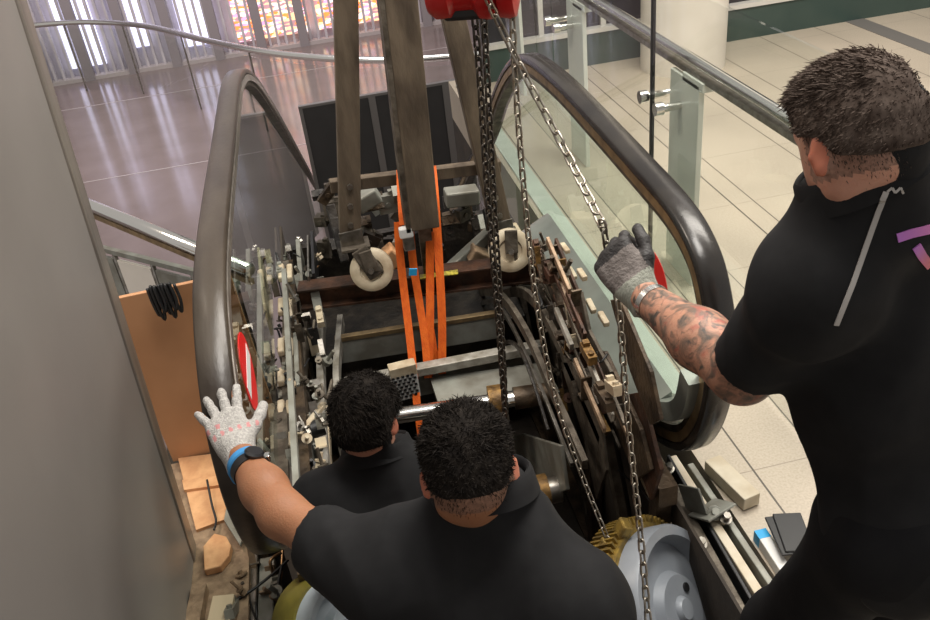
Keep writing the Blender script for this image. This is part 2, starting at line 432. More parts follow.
def sdf_obj(name, s, h, k, mats, parent=None, base=None, clip=None, disp=None, midx=None, it=2, label=None):
    lo, hi = s.bounds()
    def f(X):
        d = s.eval(X, k)
        if disp: d = d+disp(X)
        if clip: d = np.maximum(d, clip(X))
        return d
    V, Fc = nets(f, lo, hi, h); V = relax(V, Fc, it)
    mi = midx(V[Fc].mean(1)) if midx else None
    return npobj(name, V, Fc, mats, parent, base, mi, label)

# ================================================================== THE SETTING
O0 = (0, 0, 0)
bm = BM()
box(bm, (1.03, 1.22, -.3), (8, 6.6, 0)); box(bm, (.46, -2, -.3), (8, 1.22, 0))
structure('floor', bm, 'granite_tiles', base=O0)
structure('floor_left', box(BM(), (-3, -2, -.3), (-.52, 2.62, -.005)), 'rough_plate')
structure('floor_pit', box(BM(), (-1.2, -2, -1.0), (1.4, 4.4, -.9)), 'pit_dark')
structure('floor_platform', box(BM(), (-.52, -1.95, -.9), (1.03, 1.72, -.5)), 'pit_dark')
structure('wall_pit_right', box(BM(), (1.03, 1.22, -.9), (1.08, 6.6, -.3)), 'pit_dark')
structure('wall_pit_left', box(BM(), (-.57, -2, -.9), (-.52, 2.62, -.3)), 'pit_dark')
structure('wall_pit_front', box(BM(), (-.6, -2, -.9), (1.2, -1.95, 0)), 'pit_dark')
structure('trim_1', box(BM(), (1.06, 2.25, 0), (1.165, 6.45, .012)), 'floor_edge', bevel=.004)
structure('trim_2', box(BM(), (4.34, 4.2, 0), (4.5, 6.44, .004)), 'floor_strip')
# far wall of the concourse: dark shop front over a green base
structure('wall_far', box(BM(), (1.3, 6.46, 0), (8, 6.6, 2.6)), 'store_dark')
structure('baseboard_far', box(BM(), (1.3, 6.40, 0), (8, 6.46, .25)), 'green_base')
structure('trim_3', box(BM(), (1.3, 6.385, .25), (8, 6.46, .285)), 'white_line')
bm = BM()
for x in (1.75, 2.25, 3.6, 4.4): box(bm, (x, 6.43, .285), (x+.04, 6.46, 2.6))
structure('window_1', bm, 'white_line')
o = obj('column', lathe(BM(), [(.315, 0), (.315, 3.2)], (2.76, 6.05, 0), (0, 0, 1), 48), 'column_paint', smooth='auto')
o['kind'] = 'structure'; o.name = 'column'
# lower level seen over the left edge
structure('floor_lower', box(BM(), (-20, 2.64, -4.4), (10, 27, -4.2)), 'lower_floor', base=O0)
bm = BM()
for y in (6.4, 11.9, 17.3, 22.7): box(bm, (-20, y-.015, -4.2), (10, y+.015, -4.196))
structure('trim_4', bm, 'joint')
structure('wall_lower_far', box(BM(), (-20, 25.7, -4.2), (10, 25.9, 7)), 'screen_back')
scr = empty('slatted_screen', (-5, 25.3, -4.2), 'tall grey slatted screen wall standing across the polished lower floor', 'screen')
bm = BM(); x = -19.0
while x < 8:
    box(bm, (x, 25.34, -4.1), (x+.07, 25.46, 5.5)); x += .23
obj('slats', bm, 'screen_slat', scr)
obj('sill', box(BM(), (-19, 25.2, -4.2), (8, 25.5, -4.1)), 'joint', scr)
for i in range(20):
    x = -17+i*1.2
    obj('mullion', box(BM(), (x, 25.15, -4.2), (x+.26, 25.34, 5.6)), 'mullion', scr)
for i, (x0, x1, z0, z1, mt) in enumerate([(-1.9, .15, -3.9, 0, 'shop_window_light'), (.42, 3.0, -3.9, 0, 'shop_window_light'), (-6.6, -5.6, -3.9, .0, 'shop_cool_light'), (-5.0, -4.3, -3.6, .2, 'shop_cool_light'), (-8.9, -8.1, -3.7, .8, 'shop_cool_light'), (-3.4, -2.5, -3.8, .8, 'shop_cool_light')]):
    o = obj('shop_window', box(BM(), (x0, 25.56, z0), (x1, 25.64, z1)), mt)
    tag(o, ['lit shop window glowing orange and white behind the slatted screen, beside the left gantry leg', 'lit pink and orange shop window behind the slatted screen, between the gantry legs',
            'cool lit strip window behind the screen, above the left end of the raised black handrail', 'narrow cool lit window just beside the brightest strip window of the screen',
            'far cool lit window behind the screen, nearest the grey board', 'slim cool lit window beside the orange shop window'][i], 'window')
crv = [(-9.1, 24.6, -2.4), (-6.9, 24.45, -2.4), (-5.2, 23.7, -2.4), (-3.6, 22.1, -2.4), (-2.0, 19.6, -2.4), (-.4, 17.5, -2.4), (1.6, 15.9, -2.4), (4.0, 15.2, -2.4)]
cr = empty('curved_barrier', (-3.6, 22.1, -4.2), 'curved barrier with a bright steel top rail sweeping across the lower floor', 'barrier')
pth = smooth_path(crv, 8)
obj('top_rail', tube(BM(), pth, .07, 10), 'bright_steel', cr, smooth=True)
for q in pth[4::8]: obj('post', cyl(BM(), (q.x, q.y, -4.2), (q.x, q.y, -2.4), .02), 'steel', cr)
bm = BM(); sweep(bm, [Vector((q.x, q.y, -3.3)) for q in pth], [(-.7, -.006), (.75, -.006), (.75, .006), (-.7, .006)], up=(0, 0, 1))
obj('pane', bm, 'barrier_glass', cr)
# dark sheeted hoarding on the lower floor
yb = 12.0
cl = empty('dark_hoarding', (.9, yb, -4.2), 'dark grey sheeted hoarding with pale seams standing on the lower floor behind the gantry legs', 'hoarding')
tl, tr = P(302, 108, y=yb), P(474, 82, y=yb); zt = tl.z
obj('sheet', box(BM(), (tl.x, yb, -4.2), (3.6, yb+.06, zt-.005)), 'cladding', cl)
for px in (372, 447):
    q = P(px, 100, y=yb); obj('seam', box(BM(), (q.x-.05, yb-.02, -4.2), (q.x+.05, yb, zt-.005)), 'cladding_seam', cl)
obj('edge_strip', box(BM(), (tl.x-.05, yb-.02, -4.2), (tl.x, yb+.06, zt)), 'cladding_seam', cl)
obj('cap', box(BM(), (tl.x-.05, yb-.02, zt-.005), (3.6, yb+.06, zt+.03)), 'cladding_seam', cl)
# big hoarding board standing close on the left
hb = empty('hoarding_board', (-.72, .9, 0), 'large smooth grey board standing on edge close beside the camera', 'board')
_lean = Matrix.Translation((-.70, 0, 0)) @ Matrix.Rotation(math.radians(3.2), 4, 'Y') @ Matrix.Translation((.70, 0, 0))
bm = box(BM(), (-.735, -1.2, 0), (-.70, 2.09, 2.8)); bm.transform(_lean); obj('sheet', bm, 'panel_grey', hb, bevel=.002)
bm = box(BM(), (-.742, 2.09, -.0), (-.694, 2.16, 2.8)); bm.transform(_lean); obj('edge_strip', bm, 'panel_edge', hb, bevel=.004)

# ------------------------------------------------------------------ right-hand glass balustrade
XB = 1.5
bal = empty('glass_balustrade', (XB, 3.4, 0), 'glass floor balustrade with steel tube handrail and white posts beside the column', 'balustrade')
obj('handrail', tube(BM(), [(XB+.01, y, 1.0) for y in (1.9, 2.6, 3.6, 4.6, 6.38)], .022, 14), 'bright_steel', bal, smooth=True)
obj('rail_channel', box(BM(), (XB-.012, 1.9, .945), (XB+.03, 6.38, .968)), 'steel', bal)
for yc in (3.22, 4.68, 6.1):
    p = obj('post', box(BM(), (XB-.02, yc-.14, 0), (XB+.005, yc+.14, .93)), 'post_white', bal, bevel=.003)
    obj('bracket', box(BM(), (XB-.02, yc-.17, .91), (XB+.03, yc+.02, .948)), 'post_white', p, bevel=.003)
    for dy in (.03, .2):
        bm = BM(); cyl(bm, (XB-.13, yc+dy, .8), (XB+.02, yc+dy, .8), .017, n=14); cyl(bm, (XB-.135, yc+dy, .8), (XB-.10, yc+dy, .8), .028, n=16)
        obj('clamp', bm, 'bright_steel', p, smooth='auto')
for y0, y1 in ((1.9, 3.365), (3.385, 4.84), (4.86, 6.36)):
    obj('pane', box(BM(), (XB-.1, y0, .02), (XB-.088, y1, 1.32)), 'barrier_glass', bal)
obj('pane_seal', box(BM(), (XB-.102, 3.367, .02), (XB-.086, 3.383, 1.32)), 'black_plastic', bal)

# ------------------------------------------------------------------ left side: rail of the stair below, sheet, coil
a, b = P(95, 207, z=.3), P(200, 250, z=.3); dr = (b-a).normalized(); b2 = a+dr*1.36; a2 = a-dr*1.2
sb = empty('stair_balustrade', (a.x, a.y, -3), 'low stair balustrade with a steel tube rail and grey framed panels behind the brown sheet', 'balustrade')
obj('handrail', tube(BM(), [a2, a, b2], .032, 14), 'bright_steel', sb, smooth=True)
obj('under_strip', bar(BM(), a2+Vector((0, -.01, -.055)), b2+Vector((0, -.01, -.055)), .022, .03), 'brass_edge', sb)
c0, c1 = P(108, 250, z=.0), P(186, 270, z=.0); cdir = (c1-c0)
obj('frame', bar(BM(), c0-cdir*.5, c1+cdir*.6, .03, .03), 'tool_grey', sb)
for k in range(4):
    q0 = c0+cdir*(k*.5-.4); q1 = q0+cdir*.44
    bm = BM(); bar(bm, q0+Vector((0, 0, -.5)), q1+Vector((0, 0, -.5)), .02, .9, up=(0, 0, 1)); bm.free()
    bm = BM(); n = Vector((-cdir.y, cdir.x, 0)).normalized()*.01
    vs = [bm.verts.new(v) for v in (q0-n+Vector((0, 0, -.05)), q1-n+Vector((0, 0, -.05)), q1-n+Vector((0, 0, -1.2)), q0-n+Vector((0, 0, -1.2)))]
    f = bm.faces.new(vs); r = bmesh.ops.extrude_face_region(bm, geom=[f]); bmesh.ops.translate(bm, verts=[g for g in r['geom'] if isinstance(g, bmesh.types.BMVert)], vec=n*2)
    bmesh.ops.recalc_face_normals(bm, faces=bm.faces[:])
    obj('panel', bm, ['tool_grey', 'column_paint', 'tool_grey', 'column_paint'][k], sb)
    obj('post', cyl(BM(), q1+cdir*.03+Vector((0, 0, -1.3)), q1+cdir*.03, .014), 'steel', sb)
yS = 2.63
s0, s1 = P(125, 292, y=yS), P(212, 284, y=yS)
bm = BM(); cbox(bm, (-.61, yS+.01, .365), (.42, .018, .73), Matrix.Rotation(math.radians(-1.5), 3, 'Y'))
o = obj('hardboard_sheet', bm, 'hardboard', bevel=.002); tag(o, 'brown hardboard sheet standing upright behind the grey board edge', 'sheet')
bm = BM(); pts = []
q = P(160, 290, y=yS-.03)
for k in range(7):
    ph = k*.9; top = q+Vector((-.035+.012*k, -.012-.004*(k % 3), .0)); L_ = .085+.018*math.sin(k*2.1)
    pts += [top+Vector((0, 0, .02)), top+Vector((.004, -.006, -L_*.5)), top+Vector((.012, -.008, -L_)), top+Vector((.02, -.004, -L_*.5)), top+Vector((.014, .004, .015))]
o = obj('cable_coil', tube(bm, smooth_path(pts, 5), .0055, 7), 'black_plastic', smooth=True); tag(o, 'bundle of black cable hanging over the top of the brown hardboard sheet', 'cable')

# scraps on the floor between board and handrail
def plate_z(name, px, z, th, m, label, cat, parent=None, **k):
    """flat piece lying at height z, outline given by its corners on the floor"""
    bm = BM(); pts = [P(*p, z=z+th) for p in px]
    vs = [bm.verts.new(v) for v in pts]; f = bm.faces.new(vs)
    r = bmesh.ops.extrude_face_region(bm, geom=[f]); bmesh.ops.translate(bm, verts=[g for g in r['geom'] if isinstance(g, bmesh.types.BMVert)], vec=(0, 0, -th))
    bmesh.ops.recalc_face_normals(bm, faces=bm.faces[:])
    o = obj(name, bm, m, parent, **k)
    if parent is None: tag(o, label, cat)
    return o
plate_z('cardboard_piece', [(178, 458), (218, 453), (236, 515), (196, 530)], -.005, .012, 'cardboard', 'crumpled tan cardboard piece lying under the brown hardboard sheet', 'cardboard')
plate_z('cardboard_strip', [(182, 480), (222, 475), (226, 484), (184, 490)], .007, .012, 'cardboard', 'thin tan cardboard strip lying across the larger cardboard piece', 'cardboard')
plate_z('steel_offcut', [(224, 520), (232, 478), (246, 528), (240, 545)], .012, .012, 'tool_grey', 'grey steel offcut lying against the bottom of the black handrail newel', 'offcut')
pts = [(203, 546), (214, 533), (226, 536), (231, 545), (229, 555), (220, 566), (204, 570)]
o = plate_z('round_bracket', pts, -.005, .03, 'cardboard', 'tan metal bracket with a rounded end lying by the foot of the grey board', 'bracket', bevel=.004)
plate_z('floor_profile', [(192, 585), (206, 583), (196, 640), (180, 640)], -.005, .04, 'rough_plate', 'rough brown profile lying along the foot of the grey board', 'profile')
plate_z('pale_board', [(213, 596), (234, 594), (226, 640), (203, 640)], -.005, .05, 'pale_wood', 'pale wooden board end lying beside the truss at the frame bottom', 'board')
q = P(212, 500, z=.02)
o = obj('cable_offcut', tube(BM(), smooth_path([P(207, 480, z=.05), P(212, 505, z=.03), P(216, 520, z=.02), P(214, 530, z=.02)], 6), .004, 8), 'black_plastic', smooth=True); tag(o, 'short black cable offcut lying on the tan cardboard', 'cable')

# ------------------------------------------------------------------ right side: things on the floor edge
def beam_px(name, a, b, wx, wz, m, label=None, cat=None, parent=None, bevel=.003):
    o = obj(name, bar(BM(), a, b, wx, wz), m, parent, bevel=bevel)
    if cat: tag(o, label, cat)
    return o
beam_px('timber_block', P(712, 463, z=.03), P(752, 502, z=.03), .062, .05, 'block_white', 'pale wooden block lying on the tiles beside the handrail newel', 'block')
p1, p2 = P(760, 535, z=.02), P(786, 575, z=.02)
bx = beam_px('cartridge_box', p1, p2, .036, .04, 'white_tag', 'white and blue oblong box lying beside the black notebook', 'box')
d_ = (p2-p1).normalized()
obj('blue_end', bar(BM(), p1-d_*.004, p1+d_*.03, .038, .042), 'blue_plastic', bx, label='blue end of the box')
nb = empty('notebook', P(800, 540, z=0), 'black pocket notebook standing open on the tiles near the right man', 'notebook')
p1, p2 = P(786, 516, z=.06), P(800, 554, z=.06)
for k, (dx, ang) in enumerate(((0, 0), (-.022, 8))):
    c = (p1+p2)/2+Vector((dx, 0, .015)); r = frame_from(p1, p2)
    obj('cover', bar(BM(), p1+Vector((dx-.012*k, .005*k, .01-.006*k)), p2+Vector((dx, 0, .01-.006*k)), .085-.02*k, .008), 'black_plastic', nb, bevel=.003)

# ================================================================== THE ESCALATOR HEAD
esc = empty('escalator', (.29, 2.5, -.9), 'stripped escalator head with two glass balustrades and bare machinery between them', 'escalator')
XR, XL = .92, -.36
pathR = [(6.2, -.82), (5.4, -.24), (4.62, .31), (4.2, .67), (3.86, .9), (3.55, 1.02), (3.1, 1.055), (2.66, 1.045), (2.3, 1.03), (2.0, 1.01), (1.84, .955), (1.757, .865), (1.71, .74), (1.71, .54), (1.77, .36), (1.88, .22), (2.1, .1), (2.3, .06), (2.6, .05)]
pathL = [(14.4, -3.95), (11.5, -2.48), (9.4, -1.42), (7.2, -.32), (5.8, .36), (5.05, .70), (4.5, .9), (4.1, 1.0), (3.7, 1.05), (3.0, 1.07), (2.3, 1.09), (1.95, 1.075), (1.75, 1.01), (1.62, .92), (1.555, .8), (1.545, .67), (1.6, .5), (1.73, .35), (1.92, .24), (2.2, .18), (2.5, .16)]
HP = [(-.040, -.016), (-.040, .002), (-.034, .009), (0, .012), (.034, .009), (.040, .002), (.040, -.016), (.034, -.018), (-.034, -.018)]
GP = [(-.03, -.075), (.03, -.075), (.03, -.017), (-.03, -.017)]
def newel(X, path, mt, floor_z, st, lab):
    pts = smooth_path([(X, y, z) for y, z in path], 7)
    h = obj('handrail', sweep(BM(), pts, HP, up=(1, 0, 0)), mt, esc, smooth='auto', thr=60, label=lab)
    obj('handrail_guide', sweep(BM(), pts, GP, up=(1, 0, 0)), 'dirty_steel', h, smooth='auto')
    obj('guide_edge', sweep(BM(), pts, [(-.037 if X > 0 else .03, -.052), (-.03 if X > 0 else .042, -.052), (-.03 if X > 0 else .042, -.022), (-.037 if X > 0 else .03, -.022)], up=(1, 0, 0)), 'brass_edge' if X > 0 else 'panel_edge', h)
    poly = []
    for i, p in enumerate(pts):
        t = (pts[min(i+1, len(pts)-1)]-pts[max(i-1, 0)]).normalized(); n = t.cross(Vector((1, 0, 0)))
        q = p-n*.06; poly.append((q.y, q.z))
        yf = poly[0][0]; cut = [q for q in poly if q[1] > floor_z or q[0] > 3.4]
    poly = cut+[(cut[-1][0]+.25, floor_z), (3.3, floor_z), (yf, poly[0][1]-.75)]
    g = obj('glass_panel', prism(BM(), poly, 0, X-.006, X+.006), 'pane_glass', esc)
    return g
gR = newel(XR, pathR, 'rubber', .26, 0, None)
gL = newel(XL, pathL, 'rubber_dusty', .30, 0, 'dusty dark brown handrail')
def sticker(g, X, c, side):
    y, z = c; x = X+side*.0075
    o = obj('sticker', lathe(BM(), [(.115, -.0008), (.115, .0008)], (x, y, z), (1, 0, 0), 40), 'sticker_red', g)
    obj('sticker_bar', cbox(BM(), (x+side*.0012, y, z), (.0012, .19, .05), Matrix.Rotation(math.radians(8), 3, 'X')), 'sticker_white', o)
pp = smooth_path([(XR-.02, y-.02*(y < 1.9), z+.085) for y, z in [(1.80, .50), (1.84, .36), (1.93, .26), (2.12, .16), (2.35, .12)]], 6)
obj('newel_cover', sweep(BM(), pp, [(-.05, -.03), (.03, -.03), (.03, .03), (-.05, .03)], up=(1, 0, 0)), 'grey_green', esc, smooth='auto')
sticker(gL, XL, (2.085, .70), 1)
sticker(gR, XR, (2.16, .665), -1)

# inner decks along the foot of the glass
def deck(x0, z0, x1, z1, y0, y1, mt):
    bm = BM(); rows = []
    ys = [(y0, 0)]+[(y0+(y1-y0)*k/6, 0) for k in range(1, 6)]
    for k in range(0, 9):
        a = math.radians(k*75/8); ys.append((y1+.16*math.sin(a), -.16*(1-math.cos(a))))
    for y, dz in ys:
        rows.append([bm.verts.new((x0, y, z0+dz)), bm.verts.new((x1, y, z1+dz)), bm.verts.new((x1, y, z1+dz-.03)), bm.verts.new((x0, y, z0+dz-.12))])
    for a, b in zip(rows, rows[1:]):
        for i in range(4): bm.faces.new((a[i], a[(i+1) % 4], b[(i+1) % 4], b[i]))
    bm.faces.new(rows[0]); bm.faces.new(rows[-1][::-1]); bmesh.ops.recalc_face_normals(bm, faces=bm.faces[:])
    return obj('inner_deck', bm, mt, esc, smooth='auto')
deck(.775, .30, .905, .37, 1.98, 3.3, 'grey_green')
obj('skirt_edge', bar(BM(), (.772, 1.98, .296), (.772, 3.3, .296), .012, .02), 'dirty_steel', esc)
obj('skirt_edge', bar(BM(), (-.30, 1.9, .30), (-.30, 3.4, .30), .02, .03), 'tool_grey', esc)

# truss
for X, s in ((.80, 1), (-.30, -1)):
    tr_ = obj('truss_frame', box(BM(), (X-.03, 1.75, .12), (X+.03, 3.45, .2)), 'oily_brown', esc)
    obj('lower_chord', box(BM(), (X-.035, 1.2, -.9), (X+.035, 4.3, -.82)), 'oily_brown', tr_)
    for y in (1.78, 2.45, 3.1, 3.75):
        obj('upright', box(BM(), (X-.025, y, -.84), (X+.025, y+.06, .14)), 'oily_brown', tr_)
    for y in (1.8, 2.47, 3.12):
        obj('brace', bar(BM(), (X, y+.05, -.82), (X, y+.62, .12), .03, .05), 'dirty_steel', tr_)
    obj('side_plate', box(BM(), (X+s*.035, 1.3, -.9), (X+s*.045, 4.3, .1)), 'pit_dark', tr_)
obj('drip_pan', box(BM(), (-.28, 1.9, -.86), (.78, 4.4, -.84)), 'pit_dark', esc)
obj('bulkhead', box(BM(), (-.3, 3.95, -.86), (.8, 4.0, .12)), 'black_grease', esc)

# cross members between the tracks
def cross(name, a, b, wy, wz, mt, **k): return obj(name, bar(BM(), a, b, wy, wz), mt, esc, bevel=.004, **k)
b1a, b1b = P(338, 352, z=-.02), P(500, 326, z=-.02)
cb = cross('cross_beam', b1a, b1b, .02, .12, 'tool_grey'); obj('edge', bar(BM(), b1a+Vector((0, .0, .07)), b1b+Vector((0, .0, .07)), .03, .022), 'brass_edge', cb, bevel=.002)
obj('flange', bar(BM(), b1a+Vector((0, .045, -.06)), b1b+Vector((0, .045, -.06)), .08, .012), 'tool_grey', cb)
b2a, b2b = P(345, 384, z=.0), P(542, 346, z=.0)
cb2 = cross('cross_beam', b2a, b2b, .05, .04, 'worn_grey')
obj('apron', bar(BM(), b2a+Vector((0, .03, -.08)), b2b+Vector((0, .03, -.08)), .012, .15), 'tool_grey', cb2)
c = [P(430, 378, z=-.06), P(545, 362, z=-.06), P(560, 392, z=-.06), P(440, 408, z=-.06)]
bm = BM(); vs = [bm.verts.new(v) for v in c]; f = bm.faces.new(vs); r = bmesh.ops.extrude_face_region(bm, geom=[f]); bmesh.ops.translate(bm, verts=[g for g in r['geom'] if isinstance(g, bmesh.types.BMVert)], vec=(0, 0, -.03)); bmesh.ops.recalc_face_normals(bm, faces=bm.faces[:])
obj('floor_plate', bm, 'tool_grey', esc)
sa, sb_ = P(395, 416, z=0), P(545, 394, z=0)
sh = obj('shaft', cyl(BM(), sa, sb_, .032, n=24), 'bright_steel', esc, smooth='auto'); ax = (sb_-sa).normalized()
obj('bearing', cyl(BM(), sa+ax*.37, sa+ax*.43, .065, n=24), 'gold_rust', sh, smooth='auto')
obj('collar', cyl(BM(), sa+ax*.47, sa+ax*.62, .045, n=24), 'oily_brown', sh, smooth='auto')
s2a, s2b = P(500, 500, z=-.12), P(560, 488, z=-.12)
sh2 = obj('shaft', cyl(BM(), s2a-(s2b-s2a)*1.5, s2b, .05, n=24), 'steel', esc, smooth='auto')
obj('collar', cyl(BM(), s2b-(s2b-s2a)*.4, s2b-(s2b-s2a)*.2, .062, n=24), 'gold_rust', sh2, smooth='auto')
# perforated tread sample under the strap
pa = P(388, 368, z=.05); pr = P(412, 362, z=.05)
tb = obj('step_block', bar(BM(), pa+Vector((0, -.03, .0)), pr+Vector((.01, -.03, .0)), .05, .05), 'cream_plastic', esc, bevel=.003)
bm = BM(); u = (pr-pa)
for i in range(7):
    for j in range(5):
        c_ = pa+u*((j+.5+(i % 2)*.4)/5)+Vector((0, -.058, -.02-.017*i)); cbox(bm, c_, (.012, .004, .009))
obj('perforated_face', bar(BM(), pa+Vector((0, -.05, -.075)), pr+Vector((.01, -.05, -.075)), .008, .13), 'white_tag', tb)
obj('perforations', bm, 'black_plastic', tb)

# curved step tracks
def track(pts, x, wx, wz, mt, name='step_track'):
    pp = smooth_path([P(a_, b_, x=x) for a_, b_ in pts], 7)
    return obj(name, sweep(BM(), pp, [(-wx, -wz), (wx, -wz), (wx, wz), (-wx, wz)], up=(1, 0, 0)), mt, esc, smooth='auto')
track([(470, 296), (490, 291), (507, 303), (528, 336), (552, 390), (570, 430), (585, 465)], .60, .010, .022, 'dirty_steel')
track([(476, 306), (492, 301), (505, 314), (522, 346), (545, 398), (560, 436), (572, 465)], .58, .006, .010, 'steel')
track([(505, 294), (522, 292), (540, 308), (562, 350), (590, 412), (602, 440)], .68, .010, .022, 'dirty_steel')
track([(520, 288), (540, 292), (556, 314), (580, 360), (604, 410)], .71, .006, .014, 'steel')
track([(500, 345), (510, 342), (521, 352), (534, 385), (548, 430)], .57, .005, .008, 'black_grease')
def track_z(pts, z, wx, wz, mt):
    pp = smooth_path([P(a_, b_, z=z) for a_, b_ in pts], 6)
    return obj('step_track', sweep(BM(), pp, [(-wx, -wz), (wx, -wz), (wx, wz), (-wx, wz)], up=(1, 0, 0)), mt, esc, smooth='auto')
track_z([(341, 320), (339, 345), (337, 370), (338, 400), (342, 450)], .04, .012, .03, 'worn_grey')
track_z([(322, 318), (321, 350), (322, 400), (326, 470)], .06, .014, .03, 'worn_grey')
track_z([(307, 316), (305, 350), (303, 400), (306, 480)], .1, .009, .03, 'dirty_steel')
track_z([(298, 330), (296, 400), (297, 500)], .0, .02, .03, 'dirty_steel')
# plates, racks and brackets of the exposed sides: outlines in vertical planes along the truss
def plate(name, px, x, th, mt, parent=esc, **k):
    return obj(name, prism(BM(), [(P(*p, x=x).y, P(*p, x=x).z) for p in px], 0, x, x+th), mt, parent, **k)
plate('side_bracket', [(566, 290), (580, 292), (588, 330), (610, 372), (604, 395), (585, 372), (570, 330)], .72, .012, 'dirty_steel', bevel=.002)
plate('side_bracket', [(590, 350), (604, 352), (640, 430), (650, 470), (636, 480), (612, 420)], .735, .014, 'oily_brown', bevel=.002)
plate('side_bracket', [(560, 362), (572, 362), (600, 420), (606, 470), (596, 500), (584, 440)], .67, .012, 'dirty_steel', bevel=.002)
plate('side_bracket', [(540, 262), (552, 258), (560, 290), (566, 320), (556, 330), (546, 300)], .74, .012, 'dirty_steel', bevel=.002)
plate('side_bracket', [(610, 300), (620, 300), (650, 372), (660, 420), (650, 425), (630, 372)], .745, .012, 'oily_brown', bevel=.002)
plate('side_bracket', [(500, 440), (522, 434), (560, 446), (566, 490), (540, 500), (512, 480)], .56, .014, 'tool_grey', bevel=.002)
plate('side_bracket', [(556, 330), (566, 328), (590, 385), (584, 392)], .70, .01, 'steel', bevel=.002)
plate('side_bracket', [(625, 395), (640, 392), (660, 470), (650, 500), (636, 460)], .75, .014, 'rust', bevel=.002)
rk = plate('rack', [(566, 368), (573, 366), (606, 432), (600, 438)], .69, .018, 'gold_rust')
for k in range(9):
    q = P(570+4*k, 368+7.6*k, x=.69); obj('tooth', cbox(BM(), q+Vector((.008, -.004, .012)), (.02, .012, .018)), 'gold_rust', rk)
for i, (a_, b_, sz) in enumerate([((569, 268), (575, 278), .016), ((579, 270), (585, 279), .02), ((600, 313), (607, 325), .02), ((562, 244), (568, 252), .016), ((588, 300), (594, 312), .02), ((567, 276), (574, 290), .022)]):
    bar_ = obj('roller_block', bar(BM(), P(*a_, x=.76), P(*b_, x=.76), .02, sz), 'cream_plastic', esc, bevel=.004)
# step chain on the left: pairs of cream rollers between dark links
ch = obj('step_chain', sweep(BM(), [P(286, y_, z=.2) for y_ in (262, 280, 300, 350, 400, 450, 500)], [(-.014, -.008), (.014, -.008), (.014, .008), (-.014, .008)], up=(1, 0, 0)), 'dirty_steel', esc)
for y_ in (272, 306, 346, 376, 408, 440):
    for dx in (-4.2, 4.2):
        a_, b_ = P(285.5+dx, y_-6, z=.222), P(285.5+dx, y_+8, z=.222)
        obj('roller', bar(BM(), a_, b_, .026, .03), 'cream_plastic', ch, bevel=.007)
def wall_z(name, a_, b_, z, h_, th, mt):
    a_, b_ = P(*a_, z=z), P(*b_, z=z); return obj(name, bar(BM(), a_, b_, th, h_), mt, esc, bevel=.002)
for a_, b_, z, h_, th, mt in [((262, 262), (268, 320), .22, .16, .012, 'cream_plastic'), ((300, 250), (304, 300), .2, .12, .02, 'tool_grey'), ((297, 330), (300, 395), .16, .10, .018, 'tool_grey'), ((314, 242), (316, 285), .25, .12, .014, 'black_plastic'), ((310, 246), (311, 288), .25, .12, .008, 'steel'),
        ((275, 440), (284, 500), .16, .12, .02, 'dirty_steel'), ((300, 400), (302, 455), .14, .08, .02, 'steel'), ((292, 455), (300, 520), .1, .10, .016, 'tool_grey'), ((268, 470), (276, 530), .12, .1, .014, 'cream_plastic'), ((311, 420), (313, 480), .06, .08, .014, 'tool_grey'), ((328, 410), (330, 470), .02, .05, .01, 'cream_plastic')]:
    wall_z('side_bracket', a_, b_, z, h_, th, mt)
obj('strut', bar(BM(), P(299, 436, z=.2), P(324, 404, z=.16), .022, .02), 'cream_plastic', esc, bevel=.003)
obj('damper', cyl(BM(), P(311, 430, z=.16), P(324, 426, z=.16), .032, n=18), 'black_plastic', esc, smooth='auto')
